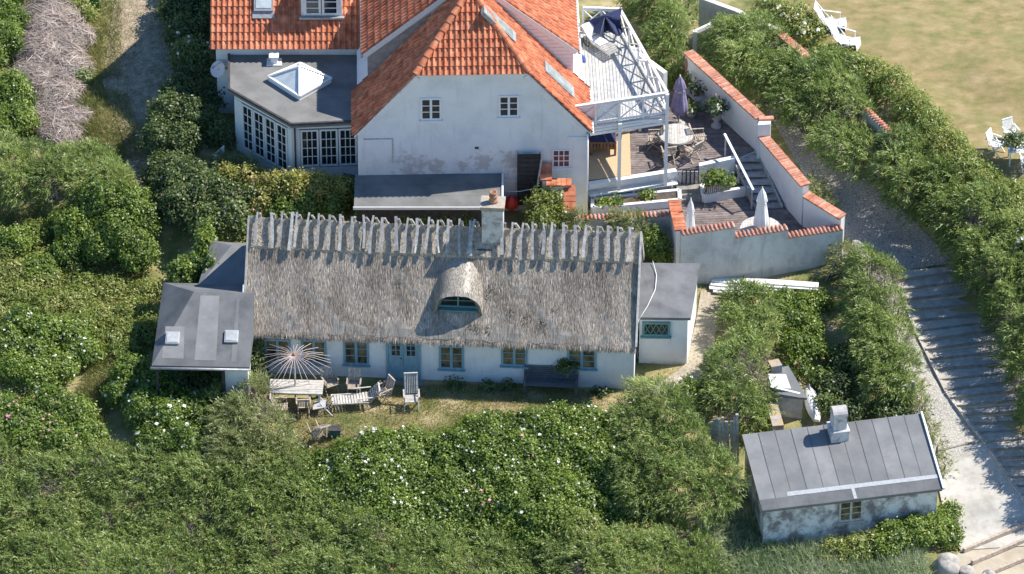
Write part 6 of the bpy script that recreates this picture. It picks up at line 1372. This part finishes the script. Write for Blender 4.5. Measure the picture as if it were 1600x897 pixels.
# ---- lawn furniture
def canvas_chair(name,label):
    t=thing(name,label,'deck chair'); m_=MB()
    pr=[(.62,.36),(.35,.30),(.0,.26),(-.2,.34),(-.45,.75),(-.62,1.05)]
    vs=[];fs=[]
    for x,z in pr: vs+= [(x,-.27,z),(x,.27,z),(x,.27,z-.03),(x,-.27,z-.03)]
    for i in range(5):
        for k in range(4): fs.append((i*4+k,i*4+(k+1)%4,(i+1)*4+(k+1)%4,(i+1)*4+k))
    fs+=[(0,1,2,3),(20,23,22,21)]
    m_.add(vs,fs); m_.add([(.62,-.27,.36),(.62,.27,.36),(.68,.27,.05),(.68,-.27,.05)],[(0,1,2,3)]); m_.build('sling','white_canvas',t)
    for s_ in (-.30,.30):
        m_=MB(); m_.beam((.62,s_,.36),(-.35,s_,.0),.03); m_.build('leg','white_paint',t)
        m_=MB(); m_.beam((-.64,s_,1.08),(.2,s_,.0),.03); m_.build('leg','white_paint',t)
        m_=MB(); m_.beam((-.38,s_*1.05,.62),(.42,s_*1.05,.56),.055,.025); m_.beam((.38,s_*1.05,.55),(.40,s_,.28),.03); m_.build('armrest','white_paint',t)
    return t
dc=canvas_chair('deck_chair','white canvas deck chair on the lawn by the white flowers, farther of the two'); q=G(1296,36,.3); put(dc,(q.x,q.y,q.z+.06),R(-8),None,'white deck chairs on the lawn')
q=G(1317,63,.3); dup(dc,(q.x,q.y,q.z+.06),R(-22),'white canvas deck chair on the lawn, nearer the hedge','white deck chairs on the lawn')
wc=folding_chair('white_chair','white garden chair left of the lawn table','white_paint',.45,.46); q=G(1557,228,.4); put(wc,(q.x,q.y,q.z+.06),R(60),None,'white chairs round the lawn table')
q=G(1580,212,.4); dup(wc,(q.x,q.y,q.z+.06),R(25),'white garden chair behind the lawn table','white chairs round the lawn table')
q=G(1604,252,.4); dup(wc,(q.x,q.y,q.z+.06),R(190),'white garden chair at the right edge in front of the lawn table','white chairs round the lawn table')
q=G(1588,232,.7); lt=thing('lawn_table','white table on the lawn with a dark potted plant on it','table',(q.x,q.y,q.z)); z=q.z+.06; m_=MB(); m_.box(q.x-.3,q.x+.8,q.y-.35,q.y+.35,z+.66,z+.70); m_.build('tabletop','white_paint',lt)
for a in (-.25,.75):
    for b in (-.3,.3): m_=MB(); m_.box(q.x+a-.025,q.x+a+.025,q.y+b-.025,q.y+b+.025,z,z+.658); m_.build('leg','white_paint',lt)
plant_pot('plant_pot','dark green plant in a pot on the white lawn table',(q.x-.05,q.y+.05,z+.703),.12,.15,'terracotta',R_=.28,Hs=.20)

# ================================================================== vegetation
# brush pile
def brush(name,label,blobs,n_per=1500):
    root=thing(name,label,'brush pile',(blobs[0][0],blobs[0][1],float(hh(blobs[0][0],blobs[0][1])))); P_=[];Q=[]
    for B in blobs:
        p,q=shell(np.array(B),n_per,RNG,-.1); P_.append(p); Q.append(q)
    p=np.concatenate(P_); q=np.concatenate(Q); n=len(p); c=nrm(RNG.normal(size=(n,3))*np.array([1,.8,.35])+np.array([.35,-.15,0])); d=nrm(c-q*(c*q).sum(1,keepdims=True)*.8); s=nrm(np.cross(d,q+RNG.normal(size=(n,3))*.3)); L=RNG.uniform(.35,1.1,n)
    p=p-d*(L/2)[:,None]+q*RNG.uniform(-.12,.1,n)[:,None]; k=p[:,2]>hh(p[:,0],p[:,1])-.1
    kites('twigs','twig_thin',p[k],d[k],s[k],L[k],RNG.uniform(.012,.032,k.sum()),.04,.5+RNG.normal(size=k.sum())*.25,root)
    m_=MB()
    for _ in range(90):
        B=random.choice(blobs); a=random.uniform(0,6.28); r=random.uniform(.1,.9); c=Vector((B[0]+math.cos(a)*B[3]*r,B[1]+math.sin(a)*B[4]*r,B[2]+B[5]*math.sqrt(1-r*r)*.9)); e=Vector((random.uniform(-1,1),random.uniform(-1,.6),random.uniform(-.3,.3)))*random.uniform(.3,.8); m_.tube([c-e,c+Vector((0,0,.08)),c+e],[.018,.014,.006],5)
    m_.build('branches','twig',root)
    return root
brush('brush_pile','large heap of dry greyish-pink cut branches beside the lane',[blob(75,25,50,.95),blob(108,55,42,.8),blob(62,70,46,.85),blob(92,95,48,.75),blob(55,110,36,.65),blob(88,140,40,.6),blob(110,110,34,.6),blob(72,45,38,1.0)],2100)
brush('brush_pile','lower heap of bleached dead twigs tapering towards the green hedge',[blob(88,190,36,.38),blob(78,170,36,.45),blob(100,205,32,.30),blob(112,180,28,.3)],1500)
ww=('petal_white',2.2,.10,7); wp_=('petal_pink',1.2,.09,5)
B=blob
# --- foreground
veg('tamarisk_thicket','feathery grey-green tamarisk thicket filling the left foreground','thicket','tamarisk',
 area_blobs([(-40,720),(80,735),(200,730),(330,740),(430,720),(520,800),(640,860),(900,870),(1060,845),(1090,870),(1080,960),(-40,960)],33,(34,48),(1.0,1.35)),stuff=True)
veg('rose_thicket','broad-leaved rose thicket with scattered white and pink flowers across the middle foreground','thicket','rose',
 area_blobs([(500,715),(560,712),(600,690),(700,695),(760,665),(880,655),(950,650),(960,740),(1000,800),(980,850),(820,850),(640,830),(520,780),(450,730)],30,(28,40),(.75,1.1)),stuff=True,flowers=('petal_white',1.2,.10,5))
veg('rose_bush','rose bush crowded with white flowers at the edge of the dry grass','rose bush','rose',[B(590,690,24,.7),B(620,700,26,.7),B(655,708,22,.6),B(700,705,20,.55),B(735,690,22,.7)],flowers=('petal_white',7,.11,7))
veg('rose_bush','pink-flowered rose patch in the centre of the foreground thicket','rose bush','rose',[B(700,760,34,1.3),B(745,780,30,1.3),B(820,700,30,1.1),B(870,690,30,1.1)],flowers=('petal_pink',2.2,.10,3))
veg('tamarisk_bush','big rounded tamarisk bush left of the board fence panel','tamarisk bush','tamarisk',area_blobs([(985,645),(1030,625),(1070,655),(1090,710),(1125,765),(1100,790),(1010,770),(975,720)],36,(34,44),(1.5,2.0)))
veg('tamarisk_bush','grey-green tamarisk spilling down left of the plank table','tamarisk bush','tamarisk_pale',[B(400,618,26,1.3),B(370,655,32,1.4),B(410,665,34,1.3),B(360,700,36,1.4),B(430,700,34,1.2),B(395,735,34,1.2),B(455,735,30,1.0)])
veg('rose_bush','white-flowered rose bush below the dark extension','rose bush','rose',[B(225,640,28,1.3),B(265,650,30,1.3),B(300,640,24,1.1),B(245,685,30,1.1),B(290,690,28,1.0)],flowers=('petal_white',2.6,.13,4))
veg('leafy_bush','bright leafy bush hugging the front left corner of the extension','bush','rose',[B(205,585,26,1.3),B(235,600,26,1.2),B(190,615,22,1.0),B(262,612,22,.9)],flowers=('petal_white',.6,.10,2))
veg('tamarisk_bush','feathery bush in the shade at the foot of the extension wall','tamarisk bush','tamarisk',[B(330,640,24,1.0),B(345,625,18,.8)])
veg('rose_bush','low pink-tinged rose bushes mixed into the lower centre of the thicket','rose bush','weed',[B(x,y,r,h) for x,y,r,h in ((900,830,32,1.25),(940,860,30,1.25),(860,870,28,1.2),(1000,840,28,1.2))],flowers=('petal_pink',1.5,.09,3))
veg('yellow_bush','yellow-green bush standing out of the left tamarisk thicket','bush','weed',[B(x,y,r,h) for x,y,r,h in ((560,830,30,1.35),(600,850,26,1.3),(520,850,26,1.3))])
veg('white_flower_patch','string of small white blossoms along the upper edge of the left tamarisk thicket','rose bush','weed',[B(x,y,r,h) for x,y,r,h in ((150,715,22,1.0),(190,722,22,1.0),(225,728,20,1.0),(115,712,20,.95))],flowers=('petal_white',4,.10,5))
# --- left side
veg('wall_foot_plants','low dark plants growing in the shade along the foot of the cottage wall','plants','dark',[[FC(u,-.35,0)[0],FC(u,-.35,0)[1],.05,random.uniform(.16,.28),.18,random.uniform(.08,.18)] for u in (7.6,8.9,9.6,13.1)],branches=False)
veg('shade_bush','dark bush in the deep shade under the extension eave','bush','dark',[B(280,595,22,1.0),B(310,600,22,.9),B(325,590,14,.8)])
veg('rose_bush','pink-dotted rose thicket at the left edge below the meadow','rose bush','rose',area_blobs([(-10,640),(60,625),(130,640),(160,670),(90,700),(-10,700)],34,(24,32),(.8,1.1)),flowers=('petal_pink',2.2,.09,5))
veg('wild_rose','wild rose sprawl with white blossoms in the left meadow','rose bush','rose',area_blobs([(20,500),(90,500),(140,540),(120,580),(20,590),(-10,540)],36,(24,30),(.8,1.1)),flowers=('petal_white',2.4,.10,6))
veg('weed_patch','tall yellow-green weeds covering the left meadow','weeds','weed',area_blobs([(-10,340),(70,360),(150,430),(230,450),(250,500),(200,560),(90,490),(-10,500)],36,(20,28),(.28,.55)),stuff=True)
veg('rose_bush','rounded bright rose bush standing highest in the left garden','rose bush','rose',[B(160,315,34,1.7),B(205,320,30,1.6),B(190,360,36,1.7),B(215,395,28,1.4),B(160,380,30,1.3),B(130,345,28,1.2),B(225,345,22,1.4)],flowers=('petal_pink',.3,.10,1))
veg('leafy_bush','loose bush with airy branches left of the rounded rose bush','bush','rose',[B(110,390,24,.9),B(105,345,24,.9),B(30,375,26,.8),B(60,420,28,.7)])
veg('hedge','broad dark green hedge along the lower end of the lane','hedge','tamarisk',area_blobs([(-10,245),(80,250),(160,255),(205,275),(190,290),(80,295),(-10,300)],32,(28,36),(1.3,1.7)))
veg('leafy_bush','dense green bush at the left edge beside the dead twigs','bush','rose',area_blobs([(-10,130),(25,140),(38,195),(-10,215)],28,(24,30),(1.1,1.5)),flowers=('petal_white',.4,.09,2))
veg('leafy_bush','green bush in the top left corner of the picture','bush','rose',area_blobs([(-20,-20),(15,-20),(20,60),(-20,90)],28,(24,30),(1.1,1.5)),flowers=('petal_white',.3,.09,2))
veg('small_bush','small bright bush at the right foot of the brush pile','bush','lime',[B(128,120,15,.5)])
veg('tall_grass_shrub','green shrub between the brush pile and the green bin','bush','weed',[B(130,20,18,.6),B(60,-10,30,.8),B(110,-5,26,.8)])
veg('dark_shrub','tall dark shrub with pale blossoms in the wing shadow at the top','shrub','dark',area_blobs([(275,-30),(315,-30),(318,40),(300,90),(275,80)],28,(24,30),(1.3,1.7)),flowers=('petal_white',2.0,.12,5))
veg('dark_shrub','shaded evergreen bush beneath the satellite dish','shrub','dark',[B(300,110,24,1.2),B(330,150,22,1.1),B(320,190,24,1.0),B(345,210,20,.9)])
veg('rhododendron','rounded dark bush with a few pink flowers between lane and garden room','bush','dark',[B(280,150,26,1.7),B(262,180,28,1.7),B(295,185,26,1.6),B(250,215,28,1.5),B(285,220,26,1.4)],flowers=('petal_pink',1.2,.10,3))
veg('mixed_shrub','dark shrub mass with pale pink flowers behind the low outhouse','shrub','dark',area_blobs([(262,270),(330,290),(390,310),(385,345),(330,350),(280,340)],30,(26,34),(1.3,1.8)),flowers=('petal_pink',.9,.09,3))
veg('yellow_shrub','yellow-green shrub row in front of the garden room windows','shrub','yellow',[B(360,285,22,1.5),B(395,290,24,1.5),B(430,292,24,1.4),B(465,295,24,1.4),B(500,298,24,1.4),B(530,302,20,1.3),B(410,315,22,1.3)])
veg('green_shrub','bright green shrub at the left end of the shed','shrub','lime',[B(545,300,16,1.2),B(520,322,20,1.1),B(480,325,20,1.1),B(445,330,20,1.1)])
veg('wispy_bush','grey wispy bush at the foot of the garden room','bush','tamarisk_pale',[B(385,268,18,1.0),B(350,262,16,.9)])
veg('rose_row','row of low roses between the shed and the thatched ridge','rose bush','rose',[B(570,345,16,1.4),B(600,346,16,1.35),B(632,345,16,1.4),B(665,348,16,1.35),B(695,345,16,1.4),B(728,344,16,1.45)],flowers=('petal_red',2.0,.07,4))
veg('white_lilac','pale shrub with white blossom behind the cottage chimney','shrub','weed',[B(842,326,15,1.5),B(864,322,18,1.6),B(850,347,18,1.2),B(875,345,18,1.2)],flowers=('petal_white',5,.08,6))
veg('ivy','lime-green creeper round the back corner of the low outhouse','creeper','lime',[B(318,398,10,2.3),B(322,380,9,2.3),B(305,432,14,2.2),B(275,446,12,2.2),B(290,440,12,2.3),B(330,436,9,2.4)])
veg('dark_creeper','dark climbing plant between the cottage wall and the extension','creeper','dark',[B(402,545,12,1.9),B(398,575,13,1.3),B(404,592,14,.8)])
veg('dry_shrub','thin dry shrub behind the right end of the thatched ridge','shrub','tamarisk_pale',[B(990,362,18,1.6),B(968,358,14,1.4),B(908,354,10,1.3)])
veg('leafy_bush','small bright bush between the annex roof and terrace corner','bush','rose',[B(1020,383,16,1.3),B(1030,392,14,1.2)])
veg('planter_plant','bright green plants growing in the slatted planter box','plant','lime',[[P(1118,277,T1+1).x,P(1118,277,T1+1).y,T1+.95,.42,.26,.22],[P(1133,280,T1+1).x,P(1133,280,T1+1).y,T1+.9,.28,.22,.18]],branches=False,dens=1.4,flowers=('petal_red',.6,.08,2))
veg('bed_plants','low leafy plants in the white-rimmed bed below the bench','plant','rose',[[P(x,y,T1+.4).x,P(x,y,T1+.4).y,T1+.36,.22,.13,.16] for x,y in ((945,318),(962,314),(1012,304))],branches=False,flowers=('petal_red',1.2,.07,2))
# --- right side
G1=area_blobs([(1135,65),(1190,55),(1235,105),(1290,120),(1330,160),(1350,205),(1420,245),(1470,290),(1540,330),(1620,380),(1660,650),(1612,570),(1572,475),(1512,388),(1440,310),(1350,255),(1275,195),(1205,130),(1155,100)],30,(28,40),(1.5,2.1))
G1+=[B(x,y,r,h) for x,y,r,h in ((1560,440,34,2.6),(1580,490,34,2.7),(1600,530,34,2.7),(1618,585,34,2.6),(1640,630,34,2.6),(1662,680,34,2.5),(1690,725,34,2.4),(1530,400,32,2.4),(1720,775,34,2.3))]
gq=G(1385,222,.9); gz=G(1375,205,1.2)
G1=[b for b in G1 if math.hypot(b[0]-gq.x,b[1]-gq.y)>.95 and math.hypot(b[0]-gz.x,b[1]-gz.y)>.9]
veg('tamarisk_hedge','long feathery tamarisk hedge sloping down beside the stepped path','hedge','tamarisk',G1)
veg('garden_hedge','leafy hedge bordering the dry lawn behind the tamarisks','hedge','weed',[B(x,y,r,h) for x,y,r,h in ((1290,95,28,1.1),(1325,105,28,1.1),(1360,115,26,1.0),(1395,130,26,1.0),(1425,165,26,1.1),(1450,195,30,1.3),(1440,235,32,1.4),(1480,230,32,1.3),(1500,265,32,1.4),(1535,290,32,1.3),(1575,315,32,1.4),(1610,350,34,1.4))])
veg('white_rose_bush','bush sprinkled with white flowers at the corner of the lawn','rose bush','weed',[B(1205,15,24,1.1),B(1240,30,26,1.1),B(1262,48,24,.9),B(1230,55,20,.9)],flowers=('petal_white',5.5,.11,5))
veg('wild_rose','white roses at the right edge among the tamarisk','rose bush','weed',[B(1585,375,26,1.9),B(1600,400,24,1.9)],flowers=('petal_white',4,.13,5))
veg('tamarisk_bush','tall tamarisk between the balcony and the boundary wall','tamarisk bush','tamarisk',[B(1020,15,30,2.2),B(1050,40,28,2.3),B(1035,75,26,2.2),B(1052,105,22,1.8),B(1045,130,12,1.2),B(1000,-10,30,2.0),B(1065,0,26,2.0)])
veg('tamarisk_hedge','upright tamarisk hedge along the garden side of the ramp','hedge','tamarisk',[B(x,y,r,h) for x,y,r,h in ((1358,425,26,1.7),(1385,440,24,1.7),(1350,465,28,1.7),(1388,485,26,1.8),(1360,510,30,1.8),(1398,530,26,1.8),(1370,555,30,1.8),(1408,575,24,1.7),(1382,600,26,1.6),(1412,610,18,1.4))])
veg('tamarisk_hedge','soft tamarisk hedge dividing the annex path from the rose garden','hedge','tamarisk',[B(x,y,r,h) for x,y,r,h in ((1160,470,26,1.3),(1190,475,24,1.3),(1155,505,24,1.4),(1190,510,24,1.4),(1165,540,28,1.5),(1140,570,28,1.5),(1180,560,24,1.5),(1135,600,28,1.5),(1170,595,28,1.5),(1150,630,30,1.5),(1185,630,22,1.4),(1125,625,20,1.3),(1175,655,24,1.2))])
veg('rose_garden_bush','low tangled roses between the two tamarisk hedges','rose bush','rose',[B(x,y,r,h) for x,y,r,h in ((1225,470,18,.6),(1255,475,20,.6),(1285,470,14,.5),(1235,500,18,.6),(1265,505,18,.6),(1245,535,20,.6),(1272,545,18,.6),(1250,570,18,.5),(1282,590,16,.5))],flowers=('petal_red',1.5,.08,3))
veg('ramp_edge_grass','pale feathery grasses along the ramp edge behind the hut','grass clump','tamarisk_pale',[B(x,y,r,h) for x,y,r,h in ((1440,640,12,.6),(1448,670,12,.6),(1460,700,13,.6),(1470,730,11,.5),(1432,610,12,.6))])
veg('hut_bush','bright bush at the right corner of the hut beside the ramp','bush','rose',[B(1395,838,24,.9),B(1430,830,26,.9),B(1462,825,24,.9),B(1482,835,18,.7),B(1485,800,14,.6),B(1380,850,20,.8)])
veg('fern_bush','feathery-leaved bush in front of the hut window','bush','weed',[B(1335,858,22,.7),B(1360,852,20,.7),B(1305,862,18,.6)])
veg('white_daisies','white-flowered rose sprig near the annex path','rose bush','rose',[B(1095,620,16,.9),B(1075,610,14,.8)],flowers=('petal_white',4,.12,4))
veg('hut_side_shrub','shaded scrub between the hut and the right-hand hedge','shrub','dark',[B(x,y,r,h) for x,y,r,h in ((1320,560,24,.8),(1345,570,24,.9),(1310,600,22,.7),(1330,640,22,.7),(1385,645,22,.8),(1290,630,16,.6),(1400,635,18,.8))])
veg('path_weed_clump','wispy green clump between the boundary wall and the cobbled path','grass clump','tamarisk_pale',[B(1275,292,13,.6),B(1285,312,13,.5),B(1300,330,10,.4)])
veg('gate_weed','green tuft over the leaning gate panel','bush','tamarisk_pale',[B(1318,400,16,.9),B(1330,415,14,.8)])
# --- grass and reeds (uncountable)
grass('garden_grass','short dry grass and weeds in front of the cottage',[[(400,640),(600,600),(780,600),(980,615),(960,650),(760,665),(680,690),(560,710),(480,700)]],650,(.05,.19),.014,'blade')
grass('meadow_grass','rough yellow-green grass in the left garden and beside the lane',[[(120,130),(200,150),(230,250),(120,250)],[(150,0),(190,0),(190,120),(140,130)],[(170,480),(240,480),(230,560),(150,680),(120,620)],[(60,60),(160,60),(160,200),(110,230)],[(-10,330),(130,330),(230,440),(250,540),(90,600),(-10,600)]],420,(.15,.55),.018,'blade_green')
grass('annex_grass','dry grass round the annex, boards and garden path',[[(1090,445),(1330,430),(1300,640),(1220,640),(1100,600),(1000,640),(985,600)]],260,(.06,.2),.012,'blade')
grass('lane_weeds','dry weeds growing along and between the stones of the lane',[[(150,0),(215,0),(205,120),(190,210),(230,320),(200,300),(120,200),(130,120)],[(240,0),(262,0),(258,130),(245,130)]],260,(.05,.2),.014,'blade',clump=40)
grass('reeds','long bent reed grass below and left of the hut',[[(1120,800),(1190,820),(1210,855),(1330,860),(1440,860),(1450,940),(1060,960),(1050,880)]],520,(.4,.95),.034,'reed',lean=.75,cat='reeds')
grass('lawn_grass','short cropped sun-bleached grass of the lawn',[[(1230,0),(1640,0),(1640,290),(1540,250),(1430,165),(1330,90),(1255,60)]],750,(.03,.08),.016,'blade_lawn')
